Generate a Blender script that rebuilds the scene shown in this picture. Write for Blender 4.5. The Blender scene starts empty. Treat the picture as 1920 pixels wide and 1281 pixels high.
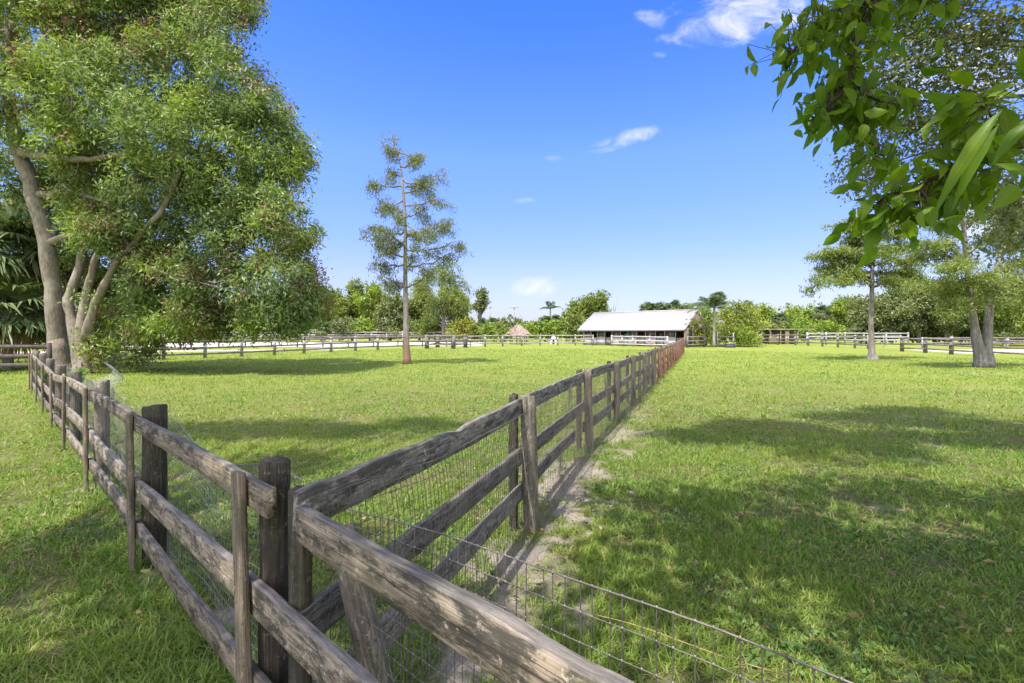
import bpy, bmesh, math, random
import numpy as np
from mathutils import Vector, Matrix
R = np.random.default_rng(7)
random.seed(7)
scene = bpy.context.scene
COL = scene.collection
F, HC, HY = 907.0, 1.7, 626.0           # focal length in photo pixels, eye height, horizon row

# ------------------------------------------------------------------ helpers
def gz(x, y):
    """height of the ground: flat near by, a very gentle rise toward the barn"""
    t = np.clip((np.asarray(y, float) - 26.0) / 30.0, 0, 1)
    return 0.36 * t * t * (3 - 2 * t)

def at(px, py, Y):
    return np.array([(px - 960) / F * Y, Y, HC - (py - HY) / F * Y])

def ground_at(px, Y):
    x = (px - 960) / F * Y
    return (x, Y, float(gz(x, Y)))

_lat = np.random.default_rng(3).random((64, 64, 64)).astype(np.float32)
def vnoise(p):
    p = np.asarray(p, float)
    i = np.floor(p).astype(int); f = p - i; f = f * f * (3 - 2 * f)
    a = i & 63; b = (i + 1) & 63
    def g(x, y, z): return _lat[x, y, z]
    x0, y0, z0 = a[..., 0], a[..., 1], a[..., 2]; x1, y1, z1 = b[..., 0], b[..., 1], b[..., 2]
    fx, fy, fz = f[..., 0], f[..., 1], f[..., 2]
    c00 = g(x0, y0, z0) * (1 - fx) + g(x1, y0, z0) * fx
    c10 = g(x0, y1, z0) * (1 - fx) + g(x1, y1, z0) * fx
    c01 = g(x0, y0, z1) * (1 - fx) + g(x1, y0, z1) * fx
    c11 = g(x0, y1, z1) * (1 - fx) + g(x1, y1, z1) * fx
    return (c00 * (1 - fy) + c10 * fy) * (1 - fz) + (c01 * (1 - fy) + c11 * fy) * fz

def noise2(x, y, s, o=0.0):
    x = np.asarray(x, float); y = np.asarray(y, float)
    return (vnoise(np.stack([x * s + o, y * s + o * 1.7, np.full_like(x, o * .37)], -1)) * .6
            + vnoise(np.stack([x * s * 2.1 + o, y * s * 2.1 + 9, np.full_like(x, o)], -1)) * .3
            + vnoise(np.stack([x * s * 4.3 + o, y * s * 4.3 + 5, np.full_like(x, o)], -1)) * .1)

def norm(v):
    return v / np.maximum(np.linalg.norm(v, axis=-1, keepdims=True), 1e-9)

class MB:
    """collects verts and faces for one mesh"""
    def __init__(s): s.v = []; s.q = []; s.t = []; s.n = 0
    def add(s, V, Q=None, T=None):
        V = np.asarray(V, np.float32).reshape(-1, 3)
        s.v.append(V)
        if Q is not None and len(Q): s.q.append(np.asarray(Q, np.int32).reshape(-1, 4) + s.n)
        if T is not None and len(T): s.t.append(np.asarray(T, np.int32).reshape(-1, 3) + s.n)
        s.n += len(V)
    def box(s, x0, x1, y0, y1, z0, z1, M=None):
        V = np.array([[x, y, z] for z in (z0, z1) for y in (y0, y1) for x in (x0, x1)], float)
        if M is not None: V = V @ np.array(M)[:3, :3].T + np.array(M)[:3, 3]
        s.add(V, [[0, 2, 3, 1], [4, 5, 7, 6], [0, 1, 5, 4], [2, 6, 7, 3], [0, 4, 6, 2], [1, 3, 7, 5]])
    def tube(s, pts, rad, k=6, cap=True):
        P = np.asarray(pts, float); n = len(P)
        r = np.full(n, rad, float) if np.isscalar(rad) else np.asarray(rad, float)
        T = np.gradient(P, axis=0); T = norm(T)
        up = np.array([0, 0, 1.0]) if abs(T[0, 2]) < .9 else np.array([1.0, 0, 0])
        A = norm(np.cross(T, up)); B = np.cross(T, A)
        a = np.arange(k) * 2 * math.pi / k
        V = P[:, None] + r[:, None, None] * (np.cos(a)[None, :, None] * A[:, None] + np.sin(a)[None, :, None] * B[:, None])
        i = np.arange(n - 1)[:, None] * k; j = np.arange(k)[None]
        j2 = (j + 1) % k
        Q = np.stack([i + j, i + j2, i + k + j2, i + k + j], -1).reshape(-1, 4)
        V = V.reshape(-1, 3)
        if cap:
            V = np.vstack([V, P[0], P[-1]])
            c0, c1 = n * k, n * k + 1
            jj = np.arange(k); jn = (jj + 1) % k
            T3 = np.vstack([np.stack([np.full(k, c0), jn, jj], -1), np.stack([np.full(k, c1), (n - 1) * k + jj, (n - 1) * k + jn], -1)])
            s.add(V, Q, T3)
        else: s.add(V, Q)
    def mesh(s, name, smooth=False):
        m = bpy.data.meshes.new(name)
        V = np.concatenate(s.v)
        Q = np.concatenate(s.q) if s.q else np.zeros((0, 4), np.int32)
        T = np.concatenate(s.t) if s.t else np.zeros((0, 3), np.int32)
        m.vertices.add(len(V)); m.vertices.foreach_set('co', V.ravel())
        L = np.concatenate([Q.ravel(), T.ravel()])
        m.loops.add(len(L)); m.loops.foreach_set('vertex_index', L)
        st = np.concatenate([np.arange(len(Q)) * 4, len(Q) * 4 + np.arange(len(T)) * 3]).astype(np.int32)
        m.polygons.add(len(st)); m.polygons.foreach_set('loop_start', st)
        if smooth: m.polygons.foreach_set('use_smooth', np.ones(len(st), bool))
        m.update(calc_edges=True); m.validate()
        return m

def link(name, mesh, mat=None, parent=None, loc=(0, 0, 0), M=None):
    o = bpy.data.objects.new(name, mesh); COL.objects.link(o)
    if mat is not None and mesh is not None and not mesh.materials: mesh.materials.append(mat)
    if parent is not None: o.parent = parent
    if M is not None: o.matrix_local = M
    else: o.location = loc
    return o

def tag(o, label=None, cat=None, group=None, kind=None):
    if label: o['label'] = label
    if cat: o['category'] = cat
    if group: o['group'] = group
    if kind: o['kind'] = kind
    return o

def thing(name, label, cat, loc=(0, 0, 0), rz=0, group=None, scale=None):
    o = bpy.data.objects.new(name, None); COL.objects.link(o)
    o.empty_display_size = .2
    o.location = loc; o.rotation_euler = (0, 0, rz)
    if scale: o.scale = scale
    return tag(o, label, cat, group)

# ------------------------------------------------------------------ materials
def nt(name):
    m = bpy.data.materials.new(name); m.use_nodes = True
    n = m.node_tree; n.nodes.clear()
    return m, n
def N(t, typ, **kw):
    n = t.nodes.new(typ)
    ins = kw.pop('i', {})
    for k, v in kw.items(): setattr(n, k, v)
    for k, v in ins.items():
        if isinstance(v, bpy.types.NodeSocket): t.links.new(v, n.inputs[k])
        else: n.inputs[k].default_value = v
    return n
def c4(c): return (c[0], c[1], c[2], 1)
def ramp(t, fac, stops):
    n = N(t, 'ShaderNodeValToRGB', i={0: fac})
    e = n.color_ramp.elements
    while len(e) < len(stops): e.new(.5)
    for k, (p, c) in enumerate(stops):
        e[k].position = p; e[k].color = c4(c) if not np.isscalar(c) else (c, c, c, 1)
    return n.outputs[0]
def mixc(t, fac, a, b, mode='MIX'):
    n = N(t, 'ShaderNodeMix', data_type='RGBA', blend_type=mode)
    for k, v in ((0, fac), (6, a), (7, b)):
        if isinstance(v, bpy.types.NodeSocket): t.links.new(v, n.inputs[k])
        else: n.inputs[k].default_value = v if k == 0 else c4(v)
    return n.outputs[2]
def noise(t, vec, scale, detail=4, rough=.55, dist=0):
    return N(t, 'ShaderNodeTexNoise', i={'Vector': vec, 'Scale': scale, 'Detail': detail, 'Roughness': rough, 'Distortion': dist}).outputs[0]
def mapv(t, vec, sc, loc=None):
    n = N(t, 'ShaderNodeMapping', i={0: vec, 3: sc})
    if loc is not None:
        if isinstance(loc, bpy.types.NodeSocket): t.links.new(loc, n.inputs[1])
        else: n.inputs[1].default_value = loc
    return n.outputs[0]
def math_(t, op, a, b=None):
    n = N(t, 'ShaderNodeMath', operation=op)
    for k, v in ((0, a), (1, b)):
        if v is None: continue
        if isinstance(v, bpy.types.NodeSocket): t.links.new(v, n.inputs[k])
        else: n.inputs[k].default_value = v
    return n.outputs[0]
def out(t, sh): N(t, 'ShaderNodeOutputMaterial', i={0: sh})

def leaf_mat(name, cols, trans=.35, rough=.5, patch=.35, patch_col=None, pscale=.6, spec=.35):
    """foliage: every leaf its own tint, with broad patches of another hue"""
    m, t = nt(name)
    g = N(t, 'ShaderNodeNewGeometry')
    st = [(k / (len(cols) - 1), c) for k, c in enumerate(cols)]
    col = ramp(t, g.outputs['Random Per Island'], st)
    if patch_col:
        tc = N(t, 'ShaderNodeTexCoord')
        f = noise(t, tc.outputs['Object'], pscale, 2)
        f = ramp(t, f, [(.42, 0.0), (.62, patch)])
        col = mixc(t, f, col, patch_col)
    p = N(t, 'ShaderNodeBsdfPrincipled', i={'Base Color': col, 'Roughness': rough, 'Specular IOR Level': spec})
    tcol = mixc(t, 1.0, col, (1.15, 1.2, .45), 'MULTIPLY')
    tr = N(t, 'ShaderNodeBsdfTranslucent', i={0: tcol})
    mx = N(t, 'ShaderNodeMixShader', i={0: trans, 1: p.outputs[0], 2: tr.outputs[0]})
    out(t, mx.outputs[0]); return m

def add_midrib(m):
    t = m.node_tree
    p = [n for n in t.nodes if n.type == 'BSDF_PRINCIPLED'][0]; src = p.inputs['Base Color'].links[0].from_socket
    a = N(t, 'ShaderNodeAttribute', attribute_name='rib')
    tc = N(t, 'ShaderNodeTexCoord')
    f = ramp(t, a.outputs['Fac'], [(.0, .75), (.10, .0)])
    c = mixc(t, f, src, (.34, .40, .10))
    sp = noise(t, tc.outputs['Object'], 60, 4, .6)
    c = mixc(t, ramp(t, sp, [(.62, 0.0), (.72, .5)]), c, (.05, .09, .01))
    t.links.new(c, p.inputs['Base Color'])

def wood_mat(name, dark, mid, light, algae_dapple=(.035, .034, .026), alg_dapple=.5, moss=(.10, .105, .05), grain=28, rough=.85, axis=0):
    m, t = nt(name)
    tc = N(t, 'ShaderNodeTexCoord'); oi = N(t, 'ShaderNodeObjectInfo')
    off = N(t, 'ShaderNodeCombineXYZ', i={0: math_(t, 'MULTIPLY', oi.outputs['Random'], 37.0), 1: math_(t, 'MULTIPLY', oi.outputs['Random'], 11.0), 2: math_(t, 'MULTIPLY', oi.outputs['Random'], 23.0)}).outputs[0]
    vec = N(t, 'ShaderNodeVectorMath', operation='ADD', i={0: tc.outputs['Object'], 1: off}).outputs[0]
    sc = [1.0 if k == axis else grain for k in range(3)]
    gv = mapv(t, vec, sc)
    gr = noise(t, gv, 3.4, 8, .72, .5)
    fine = noise(t, mapv(t, vec, [3.0 if k == axis else grain * 5 for k in range(3)]), 2.0, 4, .7)
    col = ramp(t, gr, [(.30, dark), (.47, mid), (.68, light)])
    col = mixc(t, ramp(t, fine, [(.35, .55), (.6, 0.0)]), col, dark)
    mo = noise(t, mapv(t, vec, [4.0 if k == axis else 13.0 for k in range(3)]), 1.2, 10, .8, .3)
    col = mixc(t, ramp(t, mo, [(.475, 0.0), (.565, alg_dapple)]), col, algae_dapple)  # algae blotches, their contrast raised to paint in dappled sun and shade
    ck = noise(t, mapv(t, vec, [1.6 if k == axis else grain * 3.2 for k in range(3)], (3, 9, 5)), 1.0, 3, .5, .8)
    col = mixc(t, ramp(t, ck, [(.31, .85), (.36, 0.0)]), col, (.018, .014, .011))
    lc = noise(t, mapv(t, vec, (26, 26, 26), (1, 4, 8)), 1.0, 5, .75)
    col = mixc(t, ramp(t, lc, [(.60, 0.0), (.64, .55)]), col, tuple(min(1, c * 1.35) for c in light))
    ms = noise(t, mapv(t, vec, (5, 5, 5), (31, 7, 3)), 1.0, 6, .7)
    col = mixc(t, ramp(t, ms, [(.52, 0.0), (.70, .6)]), col, moss)
    sp = noise(t, mapv(t, vec, (55, 55, 55)), 1.0, 3, .6)
    col = mixc(t, ramp(t, sp, [(.60, 0.0), (.68, .55)]), col, algae_dapple)
    sepo = N(t, 'ShaderNodeSeparateXYZ', i={0: tc.outputs['Object']})
    if axis == 0:      # mould settles along the upper part of a board; its top edge weathers to silver grey
        zf = N(t, 'ShaderNodeMapRange', i={0: sepo.outputs[2], 1: .01, 2: .15, 3: -.08, 4: .17}).outputs[0]
        mm = math_(t, 'ADD', mo, zf)
        col = mixc(t, ramp(t, mm, [(.50, 0.0), (.66, .72)]), col, (.055, .05, .04))
        geo = N(t, 'ShaderNodeNewGeometry')
        nz = N(t, 'ShaderNodeSeparateXYZ', i={0: geo.outputs['True Normal']}).outputs[2]
        tp = ramp(t, nz, [(.55, 0.0), (.8, .75)])
        silver = ramp(t, gr, [(.36, (.055, .048, .044)), (.62, (.23, .205, .19))])
        col = mixc(t, tp, col, silver)
    val = math_(t, 'MULTIPLY_ADD', oi.outputs['Random'], .55); val.node.inputs[2].default_value = .72
    col = mixc(t, 1.0, col, val, 'MULTIPLY') if False else N(t, 'ShaderNodeHueSaturation', i={'Value': val, 'Color': col}).outputs[0]
    hgt = math_(t, 'ADD', gr, math_(t, 'MULTIPLY', fine, .5))
    b = N(t, 'ShaderNodeBump', i={'Strength': .55, 'Distance': .003, 'Height': hgt})
    p = N(t, 'ShaderNodeBsdfPrincipled', i={'Base Color': col, 'Roughness': rough, 'Specular IOR Level': .2, 'Normal': b.outputs[0]})
    out(t, p.outputs[0]); return m

def plain_mat(name, col, rough=.6, metal=0.0, var=.25, scale=6.0, bump=.2, dark=None):
    m, t = nt(name)
    tc = N(t, 'ShaderNodeTexCoord')
    f = noise(t, tc.outputs['Object'], scale, 5, .6)
    d = dark or tuple(c * (1 - var * 1.6) for c in col)
    c = ramp(t, f, [(.35, d), (.6, col)])
    b = N(t, 'ShaderNodeBump', i={'Strength': bump, 'Distance': .01, 'Height': f})
    p = N(t, 'ShaderNodeBsdfPrincipled', i={'Base Color': c, 'Roughness': rough, 'Metallic': metal, 'Normal': b.outputs[0]})
    out(t, p.outputs[0]); return m

def bark_mat(name, dark, light, moss=None, sc=(9, 9, 2.2), bump=.9, blotch=None, foot=None):
    m, t = nt(name)
    tc = N(t, 'ShaderNodeTexCoord')
    v = mapv(t, tc.outputs['Object'], sc)
    f = noise(t, v, 1.6, 8, .65, .4)
    col = ramp(t, f, [(.32, dark), (.62, light)])
    if blotch:
        g = noise(t, tc.outputs['Object'], 1.1, 5, .6)
        col = mixc(t, ramp(t, g, [(.48, 0.0), (.62, .7)]), col, blotch)
    if foot:
        zz = N(t, 'ShaderNodeSeparateXYZ', i={0: tc.outputs['Object']}).outputs[2]
        col = mixc(t, N(t, 'ShaderNodeMapRange', i={0: zz, 1: .5, 2: 1.9, 3: .8, 4: 0.0}).outputs[0], col, foot)
    if moss:
        g = noise(t, tc.outputs['Object'], 2.3, 5, .65)
        col = mixc(t, ramp(t, g, [(.5, 0.0), (.7, .6)]), col, moss)
    b = N(t, 'ShaderNodeBump', i={'Strength': bump, 'Distance': .03, 'Height': f})
    p = N(t, 'ShaderNodeBsdfPrincipled', i={'Base Color': col, 'Roughness': .9, 'Specular IOR Level': .15, 'Normal': b.outputs[0]})
    out(t, p.outputs[0]); return m

M = {}
M['rail'] = wood_mat('weathered_rail', (.10, .075, .048), (.285, .225, .155), (.52, .435, .325), alg_dapple=.86)
M['rail_grey'] = wood_mat('grey_rail', (.09, .078, .064), (.235, .21, .18), (.45, .415, .365), alg_dapple=.78, moss=(.12, .11, .08))
M['post'] = wood_mat('dark_post', (.018, .015, .011), (.062, .050, .036), (.17, .135, .095), alg_dapple=.75, axis=2)
M['batten'] = wood_mat('batten_wood', (.07, .055, .036), (.215, .165, .11), (.40, .325, .23), alg_dapple=.5, axis=2)
M['post_grey'] = wood_mat('grey_post', (.065, .052, .04), (.20, .165, .13), (.38, .33, .27), alg_dapple=.55, axis=2, moss=(.13, .13, .08))
M['far_wood'] = plain_mat('far_fence_wood', (.36, .33, .31), .85, var=.3, scale=2.5)
M['far_wood_dark'] = plain_mat('dark_fence_wood', (.19, .165, .15), .85, var=.3, scale=2.5)
M['far_wood_white'] = plain_mat('pale_fence_wood', (.43, .40, .395), .8, var=.15, scale=2.5)
M['fence_shade'] = plain_mat('palm_shade_fence_wood', (.075, .06, .05), .85, var=.3, scale=2.5)  # wood colour darkened to paint in the shade of the palms
M['wire'] = plain_mat('old_wire', (.22, .19, .165), .5, .6, scale=30)
M['wire_pale'] = plain_mat('galvanised_wire', (.42, .41, .40), .45, .6, scale=30)
M['rust'] = plain_mat('rusted_wire', (.30, .12, .075), .8, 0.0, scale=12)
M['twine'] = plain_mat('yellow_twine', (.30, .215, .07), .85, scale=40)

M['acacia_leaf'] = leaf_mat('sickle_leaves', [(.065, .135, .025), (.125, .20, .048), (.22, .28, .11), (.35, .38, .22)], .40, .5, .5, (.30, .38, .035), .38, .3)
M['pods'] = plain_mat('brown_pods', (.23, .11, .075), .8, scale=9)
M['cypress_leaf'] = leaf_mat('cypress_sprays', [(.09, .125, .05), (.15, .19, .08), (.24, .27, .13), (.18, .17, .10)], .3, .6, .4, (.20, .24, .07), .5, .2)
M['cypress_green'] = leaf_mat('green_cypress_sprays', [(.10, .15, .04), (.18, .235, .06), (.27, .315, .11), (.15, .175, .08)], .4, .6, .5, (.26, .31, .06), .4, .2)
M['big_leaf'] = leaf_mat('broad_leaves', [(.085, .18, .010), (.15, .265, .014), (.22, .34, .02)], .64, .42, .4, (.28, .36, .016), 3.0, .35)
add_midrib(M['big_leaf'])
M['small_leaf'] = leaf_mat('small_leaves', [(.11, .145, .04), (.19, .235, .07), (.31, .34, .14), (.42, .42, .26)], .52, .38, .4, (.17, .18, .05), 1.2, .6)
M['leaf_a'] = leaf_mat('tree_leaves_mid', [(.095, .14, .03), (.17, .22, .05), (.27, .30, .095)], .38, .5, .5, (.26, .31, .05), .35, .3)
M['leaf_b'] = leaf_mat('tree_leaves_dark', [(.08, .105, .035), (.15, .18, .07), (.25, .27, .14)], .34, .5, .4, (.20, .24, .06), .35, .3)
M['leaf_c'] = leaf_mat('tree_leaves_bright', [(.10, .18, .025), (.19, .28, .04), (.29, .36, .08)], .38, .5, .5, (.32, .35, .05), .4, .3)
M['leaf_y'] = leaf_mat('yellow_leaves', [(.15, .19, .03), (.27, .27, .05), (.36, .33, .07)], .38, .5, .5, (.12, .21, .04), .5, .3)
M['leaf_g'] = leaf_mat('shrub_leaves', [(.11, .17, .03), (.20, .25, .05), (.31, .33, .09)], .38, .5, .8, (.38, .36, .05), .3, .3)
M['palm_leaf'] = leaf_mat('fan_palm_leaves', [(.06, .10, .035), (.11, .155, .05), (.19, .23, .11)], .25, .45, 0, None, 1, .4)
M['palm_dry'] = leaf_mat('dry_palm_leaves', [(.24, .16, .09), (.38, .26, .15), (.46, .34, .22)], .25, .7, 0, None, 1, .2)
M['fern'] = leaf_mat('fern_leaves', [(.10, .20, .03), (.19, .30, .05)], .4, .5, 0, None, 1, .3)
M['grass'] = leaf_mat('grass_blades', [(.075, .165, .022), (.125, .235, .034), (.185, .29, .048), (.25, .335, .07), (.38, .34, .16)], .45, .55, .55, (.26, .31, .055), .35, .3)

M['clover'] = leaf_mat('clover_leaves', [(.06, .13, .03), (.10, .19, .05), (.15, .23, .08)], .35, .5, 0, None, 1, .3)
M['litter'] = leaf_mat('dead_leaves', [(.12, .075, .04), (.22, .14, .075), (.32, .23, .14)], .15, .7, 0, None, 1, .2)
M['bark_acacia'] = bark_mat('acacia_bark', (.12, .095, .072), (.27, .225, .18), (.15, .155, .08), (9, 9, 2.2), 1.0, (.34, .30, .255))
M['bark_cyp'] = bark_mat('cypress_bark', (.11, .088, .075), (.30, .265, .235), None, (10, 10, 1.0), .9, (.34, .31, .28), (.24, .12, .075))
M['bark_grey'] = bark_mat('grey_bark', (.10, .09, .08), (.25, .225, .20), (.22, .21, .15), (7, 7, 1.4), .8)
M['bark_dark'] = bark_mat('dark_bark', (.05, .038, .028), (.14, .11, .085))
M['bark_palm'] = bark_mat('palm_bark', (.20, .17, .14), (.38, .34, .30), None, (3, 3, 12))

# ------------------------------------------------------------------ foliage generators
def leaf_quads(mb, C, A, L, W, fold=0.0, rng=R):
    """rhombus leaves: centre C, axis A, length L, width W"""
    n = len(C)
    rnd = norm(rng.normal(size=(n, 3)))
    S = norm(np.cross(A, rnd)); 
    L = np.broadcast_to(L, n)[:, None]; W = np.broadcast_to(W, n)[:, None]
    Nn = np.cross(A, S)
    b = C - A * L * .5; tp = C + A * L * .5
    mid = C - A * L * .06 + Nn * L * fold
    V = np.stack([b, mid + S * W * .5, tp, mid - S * W * .5], 1)
    Q = np.arange(n * 4).reshape(n, 4)
    mb.add(V, Q)

def crown_points(blobs, n_sub, sub_r, per, rng, shell=.55, gap=None, gap_s=.5, flat=1.0):
    """leaf positions and outward directions, clustered in twigs inside ellipsoid blobs"""
    B = np.array([b[:3] for b in blobs], float); RR = np.array([b[3:6] for b in blobs], float)
    w = (RR.prod(1)) ** (2 / 3.); w /= w.sum()
    k = rng.choice(len(B), n_sub, p=w)
    d = norm(rng.normal(size=(n_sub, 3)))
    r = shell + (1 - shell) * rng.random(n_sub) ** .6
    r *= .82 + .36 * vnoise(d * 2.2 + k[:, None] * 7.3)
    sub = B[k] + d * RR[k] * r[:, None]
    if gap is not None:
        keep = vnoise(sub * gap_s + 13.7) > gap
        sub, d = sub[keep], d[keep]
    n = len(sub)
    sz = sub_r * (.6 + .8 * rng.random(n))
    off = rng.normal(size=(n, per, 3)) * np.array([1, 1, flat]) * sz[:, None, None] * .6
    P = (sub[:, None] + off).reshape(-1, 3)
    D = norm(np.repeat(d, per, 0) * .7 + off.reshape(-1, 3) / sub_r * .7)
    return P, D, sub

def crown_mesh(name, blobs, n_sub, per, sub_r, L, W, droop=.3, rnd=.7, seed=1, shell=.55, gap=None, gap_s=.5, flat=1.0, zmin=None, fold=.06):
    rng = np.random.default_rng(seed)
    P, D, sub = crown_points(blobs, n_sub, sub_r, per, rng, shell, gap, gap_s, flat)
    if zmin is not None:
        k = P[:, 2] > zmin; P, D = P[k], D[k]
    A = norm(D * .5 + rng.normal(size=P.shape) * rnd + np.array([0, 0, -droop]))
    s = .65 + .7 * rng.random(len(P))
    mb = MB(); leaf_quads(mb, P, A, L * s, W * s, fold, rng)
    return mb.mesh(name), sub

def add_twigs(me, mb, mat):
    """append twig geometry to a crown mesh under a second material"""
    nf = len(me.polygons); tw = mb.mesh('twig_geometry')
    bm_ = bmesh.new(); bm_.from_mesh(me); bm_.from_mesh(tw); bm_.to_mesh(me); bm_.free()
    bpy.data.meshes.remove(tw); me.materials.append(mat)
    mi = np.zeros(len(me.polygons), np.int32); mi[nf:] = 1
    me.polygons.foreach_set('material_index', mi); me.update()

def wob(p0, p1, n, amp, rng, sag=0.0):
    p0, p1 = np.asarray(p0, float), np.asarray(p1, float)
    t = np.linspace(0, 1, n)[:, None]
    P = p0 + (p1 - p0) * t
    o = np.cumsum(rng.normal(size=(n, 3)), 0); o -= o[0] + (o[-1] - o[0]) * t
    P = P + o * amp * np.linalg.norm(p1 - p0) / n
    P[:, 2] += sag * 4 * (t * (1 - t))[:, 0]
    return P

def limb(mb, pts, r0, r1, k=8, rng=R, amp=.12, m=6):
    """tapering limb through several points"""
    pts = [np.asarray(p, float) for p in pts]
    P = [pts[0]]
    for a, b in zip(pts[:-1], pts[1:]):
        P += list(wob(a, b, m, amp, rng)[1:])
    P = np.array(P)
    rr = r0 + (r1 - r0) * np.linspace(0, 1, len(P)) ** .8
    rr = rr * (1 + .06 * rng.normal(size=len(P)))
    mb.tube(P, rr, k)
    return P

# ------------------------------------------------------------------ ground
SAND_LINE = [(-.62, 1.2), (.28, 4.24), (1.26, 7.14), (4.0, 14.0), (8.0, 24.0)]
def seg_dist(x, y, pl):
    best = np.full(np.shape(x), 1e9); side = np.zeros(np.shape(x))
    for (ax, ay), (bx, by) in zip(pl[:-1], pl[1:]):
        dx, dy = bx - ax, by - ay; L2 = dx * dx + dy * dy
        t = np.clip(((x - ax) * dx + (y - ay) * dy) / L2, 0, 1)
        d = np.hypot(x - ax - t * dx, y - ay - t * dy)
        best = np.minimum(best, d)
    return best
def sand_mask(x, y):
    """0..1: bare sandy soil along the dividing fence and in small worn spots"""
    x = np.asarray(x, float); y = np.asarray(y, float)
    d = seg_dist(x, y, SAND_LINE)
    n = noise2(x, y, 2.3, 4.0)
    nh = noise2(x, y, 9.0, 14.0)
    a = 0.92 * np.clip((.52 - d + (n - .5) * 1.5 + (nh - .5) * 1.1) / .45, 0, 1) * np.clip((13 - y) / 7, .0, 1)
    n2 = noise2(x, y, 1.1, 17.0)
    b = np.clip((n2 - .78) / .05, 0, 1) * .5
    c = np.zeros_like(a)
    for sx, sy, rr in ((-2.5, 3.35, .16), (-4.7, 5.3, .14), (-1.35, 2.2, .1), (-.2, 2.0, .35), (-1.7, 2.9, .18)):
        c = np.maximum(c, np.clip((rr - np.hypot(x - sx, y - sy) + (n - .5) * .3) / .12, 0, 1))
    return np.clip(np.maximum(np.maximum(a, b), c), 0, 1)

def axis_coords(lo, hi, f0, f1, fine):
    a = list(np.arange(f0, f1 + 1e-6, fine))
    x, s = f1, fine
    while x < hi: s *= 1.18; x += s; a.append(x)
    x, s = f0, fine; pre = []
    while x > lo: s *= 1.18; x -= s; pre.append(x)
    return np.array(pre[::-1] + a)

def ground():
    xs = axis_coords(-420, 420, -6, 7, .09); ys = axis_coords(-120, 900, .0, 13, .09)
    X, Y = np.meshgrid(xs, ys)
    Z = gz(X, Y) + (noise2(X, Y, .9, 2.0) - .5) * .03 * np.clip(1 - np.hypot(X, Y) / 30, 0, 1)
    mb = MB(); nx, ny = len(xs), len(ys)
    i = (np.arange(ny - 1)[:, None] * nx + np.arange(nx - 1)[None]).ravel()
    mb.add(np.stack([X, Y, Z], -1).reshape(-1, 3), np.stack([i, i + 1, i + nx + 1, i + nx], -1))
    me = mb.mesh('ground', True)
    at_ = me.attributes.new('sand', 'FLOAT', 'POINT')
    at_.data.foreach_set('value', sand_mask(X, Y).ravel().astype(np.float32))
    m, t = nt('lawn_soil')
    tc = N(t, 'ShaderNodeTexCoord'); v = tc.outputs['Object']
    n1 = noise(t, v, 28, 5, .7); n2 = noise(t, v, .35, 4, .6); n3 = noise(t, v, 5, 5, .65)
    g = ramp(t, n1, [(.3, (.08, .11, .018)), (.48, (.145, .195, .03)), (.62, (.215, .25, .048)), (.78, (.31, .29, .10))])
    g2 = ramp(t, n3, [(.35, (.135, .20, .028)), (.65, (.25, .265, .06))])
    g = mixc(t, .5, g, g2)
    g = mixc(t, ramp(t, n2, [(.4, 0.0), (.65, .55)]), g, (.26, .265, .06))
    th = noise(t, v, 9, 5, .7)
    nearsoil = mixc(t, ramp(t, th, [(.35, .0), (.6, .8)]), (.085, .10, .028), (.20, .17, .085))
    geo = N(t, 'ShaderNodeNewGeometry')
    ln = N(t, 'ShaderNodeVectorMath', operation='LENGTH', i={0: geo.outputs['Position']}).outputs['Value']
    fr = N(t, 'ShaderNodeMapRange', i={0: ln, 1: 6.0, 2: 26.0, 3: 0.0, 4: 1.0}).outputs[0]
    g = mixc(t, fr, nearsoil, g)          # thatch between the real blades near by, turf where blades are too small to model
    sa = N(t, 'ShaderNodeAttribute', attribute_name='sand')
    ns = noise(t, v, 60, 5, .7)
    sand = ramp(t, ns, [(.3, (.27, .21, .165)), (.6, (.47, .40, .34))])
    col = mixc(t, sa.outputs['Fac'], g, sand)
    b = N(t, 'ShaderNodeBump', i={'Strength': .9, 'Distance': .04, 'Height': math_(t, 'ADD', n1, ns)})
    p = N(t, 'ShaderNodeBsdfPrincipled', i={'Base Color': col, 'Roughness': .95, 'Specular IOR Level': .1, 'Normal': b.outputs[0]})
    out(t, p.outputs[0])
    tag(link('ground', me, m), 'green paddock lawn running level from the fence corner to the barn', kind='structure')
ground()

def sheet(name, poly, mat, label, dz=.012):
    """flat patch of another ground cover that follows the terrain"""
    xs = [p[0] for p in poly]; ys = [p[1] for p in poly]
    n = 26
    (x0, y0), (x1, y1), (x2, y2), (x3, y3) = poly
    u, v = np.meshgrid(np.linspace(0, 1, n * 2), np.linspace(0, 1, n))
    X = (x0 * (1 - u) + x1 * u) * (1 - v) + (x3 * (1 - u) + x2 * u) * v
    Y = (y0 * (1 - u) + y1 * u) * (1 - v) + (y3 * (1 - u) + y2 * u) * v
    e = np.minimum(v, 1 - v) < 1e-6
    Y = Y + np.where(e, (noise2(X, Y, .35, 6.) - .5) * 2.2, 0)
    mb = MB(); nx = n * 2
    i = (np.arange(n - 1)[:, None] * nx + np.arange(nx - 1)[None]).ravel()
    mb.add(np.stack([X, Y, gz(X, Y) + dz], -1).reshape(-1, 3), np.stack([i, i + 1, i + nx + 1, i + nx], -1))
    tag(link(name, mb.mesh(name), mat), label, kind='structure')
M['sand'] = plain_mat('arena_sand', (.52, .485, .45), .95, var=.12, scale=1.5)
M['dirt'] = plain_mat('dirt', (.42, .35, .27), .95, var=.2, scale=1.5)
sheet('sand_arena', [(-64, 47), (-3.5, 53), (-4, 76), (-70, 76)], M['sand'], 'pale sand riding arena beyond the paddock fence')
sheet('dirt_track', [(35.6, 38), (80, 38), (84, 44), (36, 45)], M['dirt'], 'tan dirt track behind the fence on the right')
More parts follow.
